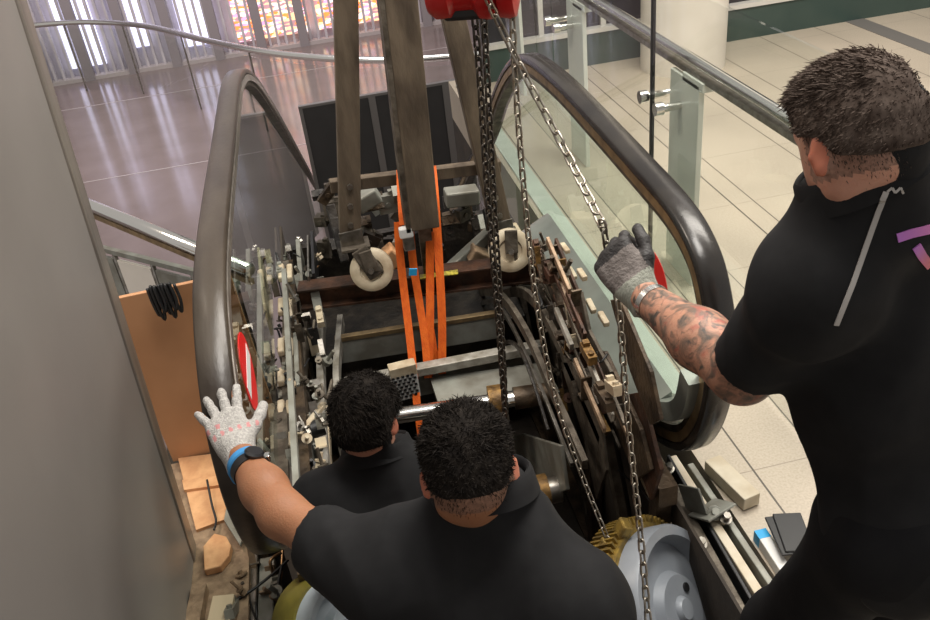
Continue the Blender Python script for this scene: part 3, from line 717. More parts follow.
# brackets, bolts and cables fixed along both sides
rnd = random.Random(11)
def clutter(region, x0, x1, n, mats, plane='x'):
    for i in range(n):
        a_, b_, c_, d_ = region; u_, v_ = rnd.random(), rnd.random()
        px = (1-v_)*((1-u_)*a_[0]+u_*b_[0])+v_*((1-u_)*d_[0]+u_*c_[0]); py = (1-v_)*((1-u_)*a_[1]+u_*b_[1])+v_*((1-u_)*d_[1]+u_*c_[1])
        x = rnd.uniform(x0, x1); q = P(px, py, **{plane: x})
        q.z = max(q.z, -.8); mt = rnd.choice(mats); kind = rnd.random()
        rot = Matrix.Rotation(rnd.uniform(-.9, .9), 3, 'X')
        if kind < .42:
            bm = BM(); L_ = rnd.uniform(.04, .10); w_ = rnd.uniform(.018, .04)
            cbox(bm, (0, 0, 0), (w_, .006, L_)); cbox(bm, (0, .015, -L_/2), (w_, .036, .006)); cyl(bm, (0, -.006, L_*.2), (0, .004, L_*.2), .007, n=6)
            bm.transform(Matrix.Translation(q) @ rot.to_4x4()); obj('bracket', bm, mt, esc)
        elif kind < .72:
            bm = BM(); r_ = rnd.uniform(.008, .015); cyl(bm, (0, 0, 0), (0, 0, rnd.uniform(.03, .09)), r_*.55, n=10); cyl(bm, (0, 0, 0), (0, 0, .014), r_*1.3, n=6); cyl(bm, (0, 0, .02), (0, 0, .026), r_*1.5, n=12)
            bm.transform(Matrix.Translation(q) @ (rot @ Matrix.Rotation(rnd.uniform(-.6, .6), 3, 'Y')).to_4x4()); obj('bolt', bm, mt, esc)
        elif kind < .88:
            bm = BM(); L_ = rnd.uniform(.05, .12); cbox(bm, (0, 0, 0), (.028, L_, .03)); cbox(bm, (0, L_*.3, .02), (.02, L_*.25, .016)); cyl(bm, (0, -L_*.3, .012), (0, -L_*.3, .024), .009, n=8)
            bm.transform(Matrix.Translation(q) @ rot.to_4x4()); obj('switch_block', bm, mt, esc)
        else:
            e_ = [q+Vector((rnd.uniform(-.03, .03), rnd.uniform(-.16, .16)*k, rnd.uniform(-.12, .03)*k)) for k in (0, .4, .8, 1.2)]
            obj('cable', tube(BM(), smooth_path(e_, 5), rnd.uniform(.003, .006), 6), rnd.choice(['black_plastic', 'copper_wire', 'dirty_steel']), esc, smooth=True)
clutter(((262, 240), (324, 240), (330, 500), (268, 500)), .08, .27, 120, ['steel', 'tool_grey', 'dirty_steel', 'cream_plastic', 'black_plastic', 'steel', 'tool_grey'], 'z')
clutter(((528, 212), (550, 238), (630, 420), (560, 400)), .62, .75, 56, ['oily_brown', 'dirty_steel', 'rust', 'gold_rust', 'dirty_steel', 'oily_brown', 'dirty_steel', 'cream_plastic'])
for i in range(26):
    u_ = rnd.random(); px, py = 535+u_*62+rnd.uniform(-14, 22), 235+u_*170+rnd.uniform(-14, 14); L_ = rnd.uniform(.5, 1.1); x = rnd.uniform(.62, .755)
    obj('slide_rail', bar(BM(), P(px, py, x=x), P(px+28*L_, py+66*L_, x=x), rnd.uniform(.006, .014), rnd.uniform(.012, .035)), rnd.choice(['dirty_steel', 'oily_brown', 'rough_plate', 'rust', 'dirty_steel', 'worn_grey']), esc, bevel=.002)
clutter(((240, 550), (285, 545), (290, 625), (228, 625)), -.08, .03, 24, ['dirty_steel', 'tool_grey', 'black_plastic', 'rough_plate'], 'z')
clutter(((335, 190), (560, 190), (540, 262), (330, 262)), .0, .6, 0, ['dirty_steel'])
# bits between the gantry wheels
for i in range(75):
    px, py = rnd.uniform(318, 545), rnd.uniform(190, 262); y_ = rnd.uniform(3.42, 3.9); q = P(px, py, y=y_)
    if q.z < -.2 or q.x < -.26 or q.x > .76: continue
    bm = BM(); rot = Matrix.Rotation(rnd.uniform(-.8, .8), 3, rnd.choice('XYZ'))
    s_ = (rnd.uniform(.03, .10), rnd.uniform(.02, .06), rnd.uniform(.03, .10)); cbox(bm, (0, 0, 0), s_); cbox(bm, (s_[0]*.3, 0, s_[2]*.55), (s_[0]*.4, s_[1]*.7, s_[2]*.3))
    cyl(bm, (0, -s_[1]*.5-.008, 0), (0, -s_[1]*.5+.004, 0), .012, n=8)
    bm.transform(Matrix.Translation(q) @ rot.to_4x4()); obj('housing', bm, rnd.choice(['black_grease', 'dirty_steel', 'tool_grey', 'black_grease', 'oily_brown']), esc)
obj('machine_bed', box(BM(), (-.26, 3.3, -.6), (.76, 3.95, -.12)), 'black_grease', esc, bevel=.01)
obj('cross_strut', bar(BM(), P(447, 272, y=3.42), P(495, 228, y=3.5), .05, .05), 'tool_grey', esc, bevel=.006)
obj('cross_strut', bar(BM(), P(330, 205, y=3.5), P(345, 262, y=3.35), .04, .03), 'black_grease', esc, bevel=.004)
for a_, b_, mt in [((357, 205), (378, 192), 'tool_grey'), ((445, 198), (478, 194), 'tool_grey'), ((500, 238), (520, 232), 'cream_plastic'), ((385, 250), (398, 262), 'cardboard'), ((470, 252), (492, 262), 'rough_plate')]:
    obj('housing', bar(BM(), P(*a_, y=3.42), P(*b_, y=3.42), .09, .07), mt, esc, bevel=.008)

# drive wheels at the near end
def drive_wheel(c, n_, r, face, gear, teeth, lab):
    n_ = Vector(n_).normalized(); wname = 'drive_wheel'
    o = obj(wname, lathe(BM(), [(r*.16, .0), (r*.16, .015), (r*.40, .018), (r*.46, -.01), (r*.80, -.02), (r*.86, .03), (r*.97, .03), (r*1.0, .018), (r*1.0, -.07), (r*.3, -.07)], c, n_, 64), face, esc, smooth='auto', label=lab)
    m_ = frame_from((0, 0, 0), n_)
    g = obj('gear_ring', lathe(BM(), [(r*.7, -.04), (r*1.06, -.04), (r*1.08, -.06), (r*1.08, -.15), (r*.7, -.15)], c, n_, 64), gear, o, smooth='auto')
    for k in range(teeth):
        a_ = 2*math.pi*k/teeth; rad = m_ @ Vector((math.cos(a_), math.sin(a_), 0)); tan = m_ @ Vector((-math.sin(a_), math.cos(a_), 0))
        bm = BM(); rt = Matrix((rad, tan, n_)).transposed(); cbox(bm, Vector(c)+rad*r*1.1-n_*.095, (.03, .008, .09), rt)
        obj('tooth', bm, gear, g)
    obj('hub', lathe(BM(), [(0, .03), (r*.12, .03), (r*.16, .015), (r*.16, -.1)], c, n_, 32), 'wheel_grey', o, smooth='auto')
    for k in range(2):
        a_ = 2*math.pi*k/2+.3; rad = m_ @ Vector((math.cos(a_), math.sin(a_), 0))
        obj('bolt_hole', cyl(BM(), Vector(c)+rad*r*.28+n_*.012, Vector(c)+rad*r*.28+n_*.022, r*.055, n=14), 'black_plastic', o)
    return o
cw = P(679, 610, d=2.70)
drive_wheel(cw, (.66, -.50, .55), .245, 'wheel_grey', 'gear_gold', 84, 'grey dished wheel with a brass coloured tooth ring')
for k, (px, py) in enumerate(((622, 530), (604, 550))):
    q = P(px, py, d=2.62); obj('chain_lug', cbox(BM(), q, (.03, .05, .06), Matrix.Rotation(.5, 3, 'Y')), 'gear_gold', esc, bevel=.006)
cw2 = P(345, 626, d=2.6)
drive_wheel(cw2, (.62, -.60, .5), .14, 'wheel_blue', 'olive_paint', 0, 'pale blue wheel with an olive drum')
# profiles along the floor edge on the right
for a_, b_, w_, h_, mt in [((655, 462), (752, 640), .045, .05, 'dirty_steel'), ((672, 462), (775, 625), .03, .06, 'block_white'), ((690, 468), (792, 620), .022, .045, 'tool_grey'), ((668, 462), (764, 630), .012, .07, 'black_plastic')]:
    obj('edge_profile', bar(BM(), P(*a_, z=-.02), P(*b_, z=-.02), w_, h_), mt, esc, bevel=.003)
q = P(712, 510, z=.03); ab = BM(); rt = Matrix.Rotation(.35, 3, 'Z')
cbox(ab, q, (.12, .10, .008), rt @ Matrix.Rotation(-.5, 3, 'X')); cbox(ab, q+Vector((-.05, .035, .03)), (.008, .10, .09), rt @ Matrix.Rotation(-.5, 3, 'X')); cyl(ab, q+Vector((0, -.02, 0)), q+Vector((-.005, -.035, .03)), .014, n=6); cyl(ab, q+Vector((0, -.015, 0)), q+Vector((-.003, -.025, .012)), .024, n=16)
obj('angle_bracket', ab, 'tool_grey', esc, bevel=.002)
for px, py in ((668, 470), (658, 484), (700, 545), (725, 520)):
    q = P(px, py, z=.02); bm = BM(); cyl(bm, q, q+Vector((0, -.012, .035)), .012, n=6); cyl(bm, q, q+Vector((0, -.004, .012)), .02, n=14); obj('bolt', bm, 'steel', esc)
for pts, r_ in ([[(638, 470), (652, 500), (668, 520), (680, 545)], .006], [[(650, 462), (662, 490), (684, 522)], .004], [[(618, 470), (640, 490), (660, 512), (672, 520)], .0035]):
    obj('cable', tube(BM(), smooth_path([P(*p, z=.0) for p in pts], 6), r_, 7), 'black_plastic' if r_ < .006 else 'cream_plastic', esc, smooth=True)
# profiles at the near left foot of the truss
for a_, b_, w_, h_, mt in [((242, 545), (232, 640), .04, .05, 'dirty_steel'), ((256, 545), (252, 640), .03, .06, 'steel'), ((268, 560), (266, 640), .05, .03, 'tool_grey')]:
    obj('edge_profile', bar(BM(), P(*a_, z=-.06), P(*b_, z=-.06), w_, h_), mt, esc, bevel=.003)
for pts in ([(236, 600), (255, 588), (275, 572), (288, 560)], [(282, 565), (278, 590), (284, 615), (290, 600)]):
    obj('cable', tube(BM(), smooth_path([P(*p, z=.0) for p in pts], 6), .005, 7), 'black_plastic', esc, smooth=True)

# ================================================================== LIFTING GEAR
yb_ = 3.2
rb0, rb1 = P(300, 296, z=.235), P(548, 266, z=.235)
rb = empty('rusty_beam', ((rb0.x+rb1.x)/2, (rb0.y+rb1.y)/2, .2), 'rusty steel beam laid across the escalator under the gantry wheels', 'beam')
obj('web', bar(BM(), rb0, rb1, .02, .09), 'rust', rb)
for dz in (-.045, .045): obj('flange', bar(BM(), rb0+Vector((0, 0, dz)), rb1+Vector((0, 0, dz)), .09, .012), 'rust', rb, bevel=.002)
t0, t1 = P(420, 277, z=.29), P(458, 272, z=.29)
obj('tape', bar(BM(), t0, t1, .035, .004), 'yellow_tape', rb)
dr = (rb1-rb0).normalized()
on_beam = lambda t: rb0+dr*t+Vector((0, 0, .052))
gan = empty('gantry', ((rb0.x+rb1.x)/2, 3.25, .29), 'scuffed brown steel lifting gantry standing on white wheels over the escalator', 'gantry')
def leg(a_, b_, wx, wy, nm='leg'):
    l_ = obj(nm, bar(BM(), a_, b_, wx, wy, up=(0, 1, 0)), 'beam_paint', gan, bevel=.004); return l_
LA, LB = P(350, 232, y=3.2), P(345.5, 0, y=3.2); LB = LA+(LB-LA)*2.6
RA, RB_ = P(500, 222, y=3.2), P(449, 0, y=3.2); RB_ = RA+(RB_-RA)*2.6
MA, MB_ = P(424, 226, y=3.02), P(400, 0, y=3.02); MB_ = MA+(MB_-MA)*2.6
lL = leg(LA, LB, .088, .06); lR = leg(RA, RB_, .088, .06); lM = leg(MA, MB_, .115, .07, 'lifting_post')
obj('edge_flange', bar(BM(), MA+Vector((-.066, .01, 0)), MB_+Vector((-.066, .01, 0)), .018, .09, up=(0, 1, 0)), 'dirty_steel', lM)
obj('foot', bar(BM(), MA+Vector((0, 0, .01)), Vector((MA.x+.01, MA.y+.16, .29)), .05, .05), 'dirty_steel', lM)
obj('crossbar', bar(BM(), P(330, 186, y=3.26), P(500, 165, y=3.26), .045, .05), 'beam_paint', gan, bevel=.003)
for k, (l_, A_) in enumerate(((lL, LA), (lR, RA))):
    for j in range(3):
        q = A_+((LB if k == 0 else RB_)-A_)*(.02+.035*j); obj('bolt', cyl(BM(), q+Vector((0, -.045, 0)), q+Vector((0, -.028, 0)), .012, n=6), 'steel', l_)
    obj('shoe', bar(BM(), A_+Vector((.004, -.03, -.05)), A_+Vector((0, -.03, .02)), .095, .012, up=(0, 1, 0)), 'steel', l_, bevel=.002)
    obj('shoe_base', cbox(BM(), A_+Vector((.01, -.02, -.052)), (.12, .10, .014)), 'dirty_steel', l_, bevel=.002)
for k, (px, py) in enumerate(((372, 270), (510, 250))):
    c = P(px, py, y=3.12 if k == 0 else 3.0); rr = .09
    z0 = .29
    c = Vector((c.x, c.y, max(c.z, z0+rr)))
    ax = Vector((-.12, -.93, .34)).normalized()
    wh = obj('wheel', lathe(BM(), [(0, -.024), (rr*.8, -.024), (rr, -.016), (rr, .016), (rr*.8, .026), (rr*.55, .022), (rr*.5, .012), (0, .012)], c, ax, 40), 'cream_plastic', gan, smooth='auto')
    A_ = LA if k == 0 else RA
    obj('fork', bar(BM(), A_+Vector((.02, -.07, -.05)), c+ax*.035+Vector((.02, 0, -.03)), .07, .014, up=(0, 1, 0)), 'dirty_steel', gan, bevel=.004)
    obj('fork', bar(BM(), c+ax*.036+Vector((-.012 if k == 0 else .012, .02, .085)), c+ax*.034+Vector((.004, 0, -.012)), .052, .010, up=ax), 'dirty_steel', gan, bevel=.004)
    obj('axle', cyl(BM(), c+ax*.01, c+ax*.055, .012, n=10), 'steel', wh)

# orange lifting slings
def ribbon(name, pts, wd, m, parent, n=6):
    pp = smooth_path(pts, n)
    return obj(name, sweep(BM(), pp, [(-wd/2, -.0015), (wd/2, -.0015), (wd/2, .0015), (-wd/2, .0015)], up=(1, 0, .0)), m, parent, smooth='auto')
def band(pxs, ys): return [P(px, py, y=y) for (px, py), y in zip(pxs, ys)]
sl = empty('lifting_sling', P(415, 400, y=2.86), 'orange webbing sling with a steel ratchet and blue tag, hanging left of the lifting post', 'sling')
ribbon('webbing', band([(402, 170), (403, 195), (405, 225)], [3.2, 3.12, 3.05]), .046, 'orange_web', sl)
ribbon('webbing', band([(398, 222), (399, 245), (404, 290), (410, 340), (417, 404)], [3.06, 3.04, 3.0, 2.92, 2.8]), .032, 'orange_web', sl)
ribbon('webbing', band([(410, 228), (413, 262), (419, 300), (425, 340), (428, 378)], [3.04, 3.03, 3.0, 2.94, 2.88]), .032, 'orange_web', sl)
ribbon('webbing', band([(417, 404), (420, 430), (424, 455)], [2.8, 2.76, 2.74]), .028, 'orange_web', sl)
q = P(406, 232, y=3.0); rt_ = obj('ratchet', cbox(BM(), q, (.055, .03, .045)), 'white_tag', sl, bevel=.006)
obj('ratchet_frame', cbox(BM(), q+Vector((.004, .0, -.05)), (.045, .025, .06)), 'steel', rt_, bevel=.004)
q = P(413, 272, y=2.97); obj('tag', cbox(BM(), q, (.032, .006, .03), Matrix.Rotation(.2, 3, 'Y')), 'tag_blue', sl)
sl2 = empty('lifting_sling', P(443, 375, y=2.9), 'orange webbing sling hanging in a straight loop right of the lifting post', 'sling')
ribbon('webbing', band([(432, 166), (435, 200), (439, 260), (442, 320), (442, 374)], [3.2, 3.1, 3.03, 2.96, 2.9]), .034, 'orange_web', sl2)
ribbon('webbing', band([(430, 232), (430, 270), (430, 320), (429, 376)], [3.04, 3.03, 2.97, 2.9]), .034, 'orange_web', sl2)
ribbon('webbing', band([(431, 330), (434, 350), (438, 360)], [2.98, 2.95, 2.94]), .03, 'orange_web', sl2)

# red chain hoist
hc = P(473, -13, y=1.9)
ho = empty('chain_hoist', hc, 'red chain hoist with dark load chains and bright hand chains at the top', 'hoist')
hx = Vector((.93, -.35, 0)).normalized()
obj('body', lathe(BM(), [(0, -.10), (.05, -.10), (.062, -.085), (.062, -.05), (.05, -.04), (.05, .0), (.066, .012), (.07, .03), (.066, .05), (.05, .06)], hc, hx, 36), 'hoist_red', ho, smooth='auto')
obj('hand_wheel', lathe(BM(), [(.0, .05), (.05, .05), (.072, .058), (.075, .075), (.072, .092), (.05, .098), (0, .098)], hc+Vector((0, 0, .005)), hx, 36), 'hoist_red', ho, smooth='auto')
obj('chain_guide', cbox(BM(), hc-hx*.02+Vector((0, 0, -.02)), (.055, .09, .10), frame_from((0, 0, 0), hx)), 'black_plastic', ho, bevel=.01)
obj('hook_yoke', cbox(BM(), hc+Vector((0, 0, .13)), (.14, .05, .14)), 'black_plastic', ho, bevel=.02)
obj('top_hook', tube(BM(), [hc+Vector((0, 0, .2)), hc+Vector((0, 0, 2.0))], .015, 8), 'dirty_steel', ho)
def chain(pts, pitch, wire, width, m):
    pp = smooth_path(pts, 24); bm = BM()
    L_ = [0.0]
    for a_, b_ in zip(pp, pp[1:]): L_.append(L_[-1]+(b_-a_).length)
    n = int(L_[-1]/pitch); tot = np.array(L_); arr = np.array([p[:] for p in pp])
    at = lambda s_: Vector([np.interp(s_, tot, arr[:, i]) for i in range(3)])
    hl = (pitch-wire)/2+wire*.55; hw = width/2-wire/2
    for k in range(n+1):
        c = at(k*pitch); t = (at(k*pitch+.004)-at(k*pitch-.004)).normalized()
        ref = Vector((.8, .6, 0)) if k % 2 else Vector((-.6, .8, .0)); x = (ref-t*ref.dot(t)).normalized()
        ring = []; st = hl+wire*.5-hw
        for j in range(14):
            a_ = 2*math.pi*j/14; sy = math.sin(a_); ring.append(c+x*hw*math.cos(a_)+t*(hw*sy+(st if sy >= 0 else -st)))
        tube(bm, ring, wire/2, 6, closed=True, up=x.cross(t))
    return obj('chain', bm, m, ho, smooth=True)
chain([P(475, 22, y=1.92), P(480, 80, y=1.92), P(488, 200, y=1.92), P(499, 330, y=1.92), P(506, 430, y=1.92)], .0235, .0066, .022, 'dark_chain')
chain([P(484, 20, y=1.96), P(489, 110, y=1.96), P(495, 220, y=1.96), P(500, 300, y=1.96), P(507, 430, y=1.96)], .0235, .0066, .022, 'dark_chain')
HAND = P(603, 226, d=1.75)
chain([P(489, 2, y=1.80), P(500, 25, y=1.82), P(530, 85, y=1.78), P(565, 150, y=1.68), P(596, 212, y=1.52), HAND], .0285, .0058, .021, 'chain_steel')
chain([P(512, 12, y=1.86), P(516, 90, y=1.86), P(524, 190, y=1.86), P(536, 300, y=1.86), P(556, 400, y=1.82), P(580, 470, y=1.76), P(606, 535, y=1.66), P(634, 600, y=1.5), P(640, 640, y=1.46)], .0275, .0056, .02, 'chain_steel')
chain([HAND, P(610, 262, d=1.80), P(619, 310, d=1.84), P(626, 400, d=1.98), P(633, 470, d=2.08), P(640, 530, d=2.14), P(650, 640, d=2.2)], .0275, .0056, .02, 'chain_steel')

# ================================================================== PEOPLE
def head_prims(S, c, f, u, g=0.0, ears=True, s=1.0):
    c = np.array(c); f0 = nrm(f); u0 = nrm(np.array(u)-f0*np.dot(u, f0)); r0 = np.cross(f0, u0); A = np.array([r0, f0, u0])
    f, u, r = f0*s, u0*s, r0*s; R3 = lambda *a: tuple(x*s+g for x in a); k1 = lambda a: a*s
    S.ell(c-f*.004, R3(.074, .095, .088), A, .03)
    S.ell(c+f*.030-u*.055, R3(.058, .064, .078), A, .03)
    S.ell(c-f*.040-u*.030, R3(.056, .046, .050), A, .03)
    for q in (1, -1): S.cap(c+r*q*.046-u*.084, c+f*.066-u*.128, k1(.020), k1(.020), .03)
    S.cap(c+f*.084+r*.03+u*.006, c+f*.084-r*.03+u*.006, k1(.012), k1(.012), .02)
    S.cap(c+f*.094-u*.012, c+f*.113-u*.052, k1(.008), k1(.013), .012); S.cap(c+f*.096-u*.056+r*.012, c+f*.096-u*.056-r*.012, k1(.009), k1(.009), .012)
    S.cap(c+f*.086-u*.086+r*.018, c+f*.086-u*.086-r*.018, k1(.009), k1(.009), .012); S.cap(c+f*.084-u*.1+r*.014, c+f*.084-u*.1-r*.014, k1(.009), k1(.009), .012)
    for q in (1, -1): S.sub(c+f*.098+r*q*.031-u*.018, R3(.014, .012, .010), A, .012)
    if ears:
        for q in (1, -1):
            ec = c+r*q*.082-f*.012-u*.03; rr = nrm(r0*q*.80-f0*.6); uu = nrm(u0*.97-f0*.2); uu = nrm(uu-rr*np.dot(uu, rr))
            E_ = np.array([rr, nrm(np.cross(uu, rr)), uu])
            S.ell(ec, R3(.0095, .020, .034), E_, .006); S.sub(ec+rr*.011*s, R3(.007, .011, .021), E_, .006)
    return c, r0, f0, u0

def hand_prims(S, W, d, n, left, curls, thumb=.4, dr=0.0, splay=.12, scale=1.0):
    W = np.array(W); d = nrm(d); n = nrm(np.array(n)-d*np.dot(n, d)); t = np.cross(d, n)*(1 if left else -1)
    def rot(v, a):   # curl about t, from d towards -n
        return v*math.cos(a)+np.cross(t, v)*math.sin(a)*(1 if np.dot(np.cross(t, d), -n) > 0 else -1)
    offs = (.031, .0105, -.0105, -.030); L = (.071, .079, .074, .058); kn = (.088, .092, .088, .080); rad = (.0098, .0102, .0096, .0085)
    S.cap(W-d*.035, W+d*.015, .027+dr, .028+dr, .02)
    for o, k_ in zip(offs, kn): S.cap(W+d*.02+t*o*.62*scale, W+d*k_*scale+t*o*scale, .0155+dr, .0125+dr, .018)
    S.ell(W+d*.05, (.036*scale+dr, .045*scale, .013+dr), np.array([t, d, n]), .02)
    tips = []
    for i in range(4):
        b = W+d*kn[i]*scale+t*offs[i]*scale; dd = nrm(d+t*splay*(1.5-i)*.8); a = 0
        for sfr, ca, q in ((.45, curls[i][0], 1.0), (.31, curls[i][1], .93), (.24, curls[i][2], .86)):
            a += ca; v = rot(dd, a); e = b+v*L[i]*sfr*scale
            S.cap(b, e, rad[i]*q+dr, rad[i]*(q-.06)+dr, .005); b = e
        tips.append(b)
    b = W+d*.022+t*.022; v0 = nrm(d*.62+t*.75-n*.15); S.cap(b, b+v0*.042, .0165+dr, .0135+dr, .014)
    b = b+v0*.042
    for sfr, ca in ((.032, thumb), (.027, thumb*.8)):
        v0 = nrm(v0*math.cos(ca)+nrm(d-t*.55-n*.35)*math.sin(ca)); e = b+v0*sfr*scale; S.cap(b, e, .0118+dr, .0104+dr, .006); b = e
    return t, n, d

def folds(seed, amp, fr=26):
    rg = np.random.RandomState(seed); ks = [nrm(rg.normal(size=3)*np.array([1, 1, .55]))*fr*rg.uniform(.6, 1.5) for _ in range(5)]; ph = rg.uniform(0, 6.28, 5)
    def g(X):
        o = np.zeros(X.shape[:-1])
        for k_, p_ in zip(ks, ph): o += np.abs(np.sin(X@k_+p_+1.2*np.sin(X@(ks[0]*.5)+p_)))-.64
        return o*amp/2
    return g

def strands(name, V, Nn, c, fr, n, lenf, comb, keep, m, parent, width=.0008, seed=1):
    rg = np.random.RandomState(seed); r, f, u = fr
    idx = rg.randint(0, len(V), n*3); pts = V[idx]+rg.normal(size=(n*3, 3))*.0025; nn = Nn[idx]
    rel = pts-c; a = np.stack([rel@r, rel@f, rel@u], 1)
    ok = rg.rand(n*3) < keep(a); pts, nn, a = pts[ok][:n], nn[ok][:n], a[ok][:n]
    L = lenf(a)*rg.uniform(.65, 1.25, len(a)); cb = comb(a)@np.array([r, f, u])
    dv = nn*.42+cb+rg.normal(size=nn.shape)*.2; dv /= np.linalg.norm(dv, axis=1)[:, None]
    d2 = dv+cb*.5-nn*.18; d2 /= np.linalg.norm(d2, axis=1)[:, None]
    sd = np.cross(dv, rg.normal(size=dv.shape)); sd /= np.linalg.norm(sd, axis=1)[:, None]
    p0 = pts-nn*.002; p1 = p0+dv*(L*.5)[:, None]; p2 = p1+d2*(L*.5)[:, None]
    k = len(pts); W_ = width
    VV = np.stack([p0-sd*W_, p0+sd*W_, p1+sd*W_*.8, p1-sd*W_*.8, p2], 1).reshape(-1, 3)
    b = np.arange(k)*5; fq = [(int(i), int(i+1), int(i+2), int(i+3)) for i in b]; ft = [(int(i+3), int(i+2), int(i+4)) for i in b]
    me = bpy.data.meshes.new(name); base = np.array(BASE[parent.name]); me.from_pydata((VV-base).tolist(), [], fq+ft); me.materials.append(M[m])
    o = bpy.data.objects.new(name, me); COL.objects.link(o); o.parent = parent; BASE[o.name] = BASE[parent.name]; return o

def vnormals(V, Fc):
    fn = np.cross(V[Fc[:, 2]]-V[Fc[:, 0]], V[Fc[:, 3]]-V[Fc[:, 1]]); N = np.zeros_like(V)
    for i in range(4): np.add.at(N, Fc[:, i], fn)
    return N/np.maximum(np.linalg.norm(N, axis=1), 1e-9)[:, None]

def person(q):
    A = lambda k_: np.array(q[k_], float)
    N, LS, RS, LE, RE, LW, RW, PC = map(A, ('N', 'LS', 'RS', 'LE', 'RE', 'LW', 'RW', 'PC'))
    f = nrm(q['f']); up = nrm(N-PC); r = nrm(RS-LS); r = nrm(r-up*np.dot(r, up)); f = np.cross(up, r); T = np.array([r, f, up])
    hips, knees, ank = [A(k_) for k_ in ('LH', 'RH')], [A(k_) for k_ in ('LK', 'RK')], [A(k_) for k_ in ('LA', 'RA')]
    am = q.get('arm', 1.0); NC = N+f*.05
    def torso(S, g, sl=False):
        mid = (LS+RS)/2; sw = np.linalg.norm(RS-LS)/2
        S.ell(mid+f*.045-up*.12, (sw*.93+g, .112+g, .19), T, .07)
        S.ell(mid+f*.04-up*.02, (sw*.86+g, .085+g, .085), T, .07)
        S.ell(mid*.45+PC*.55+f*.03, (sw*.80+g, .112+g, .2), T, .08)
        S.ell(PC, (.165+g, .12+g, .14+g), T, .08)
        for s_ in (LS, RS):
            S.cap(NC-up*.03+(s_-NC)*.18, s_-nrm(s_-NC)*.03, .055+g, .062+g, .06); S.ell(s_-up*.005, (.066+g, .066+g, .066+g), T, .05)
    S = SDF(); hc = A('HC'); torso(S, -.016)
    hf_ = nrm(q['hf']); hu_ = nrm(np.array(q['hu'])-hf_*np.dot(q['hu'], hf_))
    S.cap(NC-up*.02, hc-hu_*.06, .056, .052, .03)
    c, hr, hf, hu = head_prims(S, hc, q['hf'], q['hu'], s=q.get('hs', 1.0))
    for s_, e_, w_ in ((LS, LE, LW), (RS, RE, RW)):
        m_ = e_*.62+w_*.38
        S.cap(s_, e_, .054*am, .044*am, .04); S.cap(e_, m_, .046*am, .046*am, .03); S.cap(m_, w_, .046*am, .03, .03)
    for h_, k_, a_ in zip(hips, knees, ank):
        S.cap(h_, k_, .085, .056, .06); S.cap(k_, k_*.6+a_*.4+np.array([0, 0, 0])-f*.01, .056, .056, .04); S.cap(k_*.6+a_*.4-f*.01, a_, .056, .038, .04)
        S.cap(a_-np.array([0, 0, .05]), a_+nrm([f[0], f[1], 0])*.14-np.array([0, 0, .06]), .034, .026, .03)
    LHs = q['lhand']; RHs = q['rhand']
    hand_prims(S, LW, LHs['d'], LHs['n'], True, LHs['curls'], LHs.get('thumb', .4), -.0022)
    hand_prims(S, RW, RHs['d'], RHs['n'], False, RHs['curls'], RHs.get('thumb', .4), -.0022)
    def midx(X):
        o = np.zeros(len(X)); rel = X-c; a, b_, z_ = rel@hr, rel@hf, rel@hu
        near = np.linalg.norm(rel, axis=1) < .2
        o[near & (b_ < .03) & (z_ > q.get('stub', -.075)) & (np.abs(a) < .0795*q.get('hs', 1))] = 2
        o[near & (np.abs(a) > .0795*q.get('hs', 1)) & (b_ > -.06) & (b_ < .03) & (z_ > -.075) & (z_ < .02)] = 1
        if q.get('tattoo'):
            ab = LW-LE; t_ = np.clip((X-LE)@ab/(ab@ab), -.5, 1); dd = np.linalg.norm(X-LE-t_[:, None]*ab, axis=1)
            o[(dd < .07) & (t_ < .96)] = 3
        return o
    feet = np.min([a_[2] for a_ in ank])-.085
    base = (PC[0], PC[1], feet)
    body = sdf_obj('person', S, .0062, .02, q['skins'], None, base, midx=midx, it=2)
    tag(body, q['label'], 'person')
    # shirt
    S2 = SDF(); torso(S2, .018)
    for s_, e_, w_, cut in ((LS, LE, LW, q.get('lcut', .72)), (RS, RE, RW, .75)):
        S2.flat(s_, s_+(e_-s_)*cut, .078, .070, .045)
    hem = PC-up*.10; nax = nrm(np.array(c)-NC+up*.08); nk = N+f*.03
    S2.cap(nk-nax*.03, nk+nax*.10, .078, .075, .05)
    def clip(X):
        d1_ = (hem-X)@up
        ca = nrm(nax+f*.45); h_ = (X-nk)@ca; rad = np.linalg.norm(X-nk-h_[..., None]*ca, axis=-1)
        return np.maximum(d1_, np.minimum(h_-q.get('ch', .055), (.100-rad)*1.0))
    shirt = sdf_obj('shirt', S2, .0065, .03, ['shirt_black'], body, clip=clip, disp=folds(q['seed'], .012, q.get('ff', 17)), it=3)
    # collar: a folded band round the neck opening
    ax = nrm(nax+f*.45); cx = nrm(r-ax*np.dot(r, ax)); cy = np.cross(ax, cx); cc = nk+ax*(q.get('ch', .055)-.006)
    bm = BM(); ring = []
    for k_ in range(40):
        a_ = 2*math.pi*k_/40; ring.append(Vector(cc+cx*.083*math.cos(a_)+cy*.085*math.sin(a_)))
    sweep(bm, ring, [(-.034, .012), (-.014, .007), (.006, .002), (.011, -.003), (.007, -.008), (-.02, -.009)], closed=True, up=tuple(ax))
    bmesh.ops.recalc_face_normals(bm, faces=bm.faces[:])
    obj('collar', bm, 'shirt_black', body, smooth='auto', thr=70)
    # trousers, shoes
    S3 = SDF(); S3.ell(PC, (.178, .133, .15), T, .06)
    for h_, k_, a_ in zip(hips, knees, ank):
        S3.cap(h_, k_, .1, .076, .06); S3.cap(k_, k_*.5+a_*.5-f*.01, .076, .074, .05); S3.flat(k_*.5+a_*.5-f*.01, a_+np.array([0, 0, .015]), .074, .066, .04)
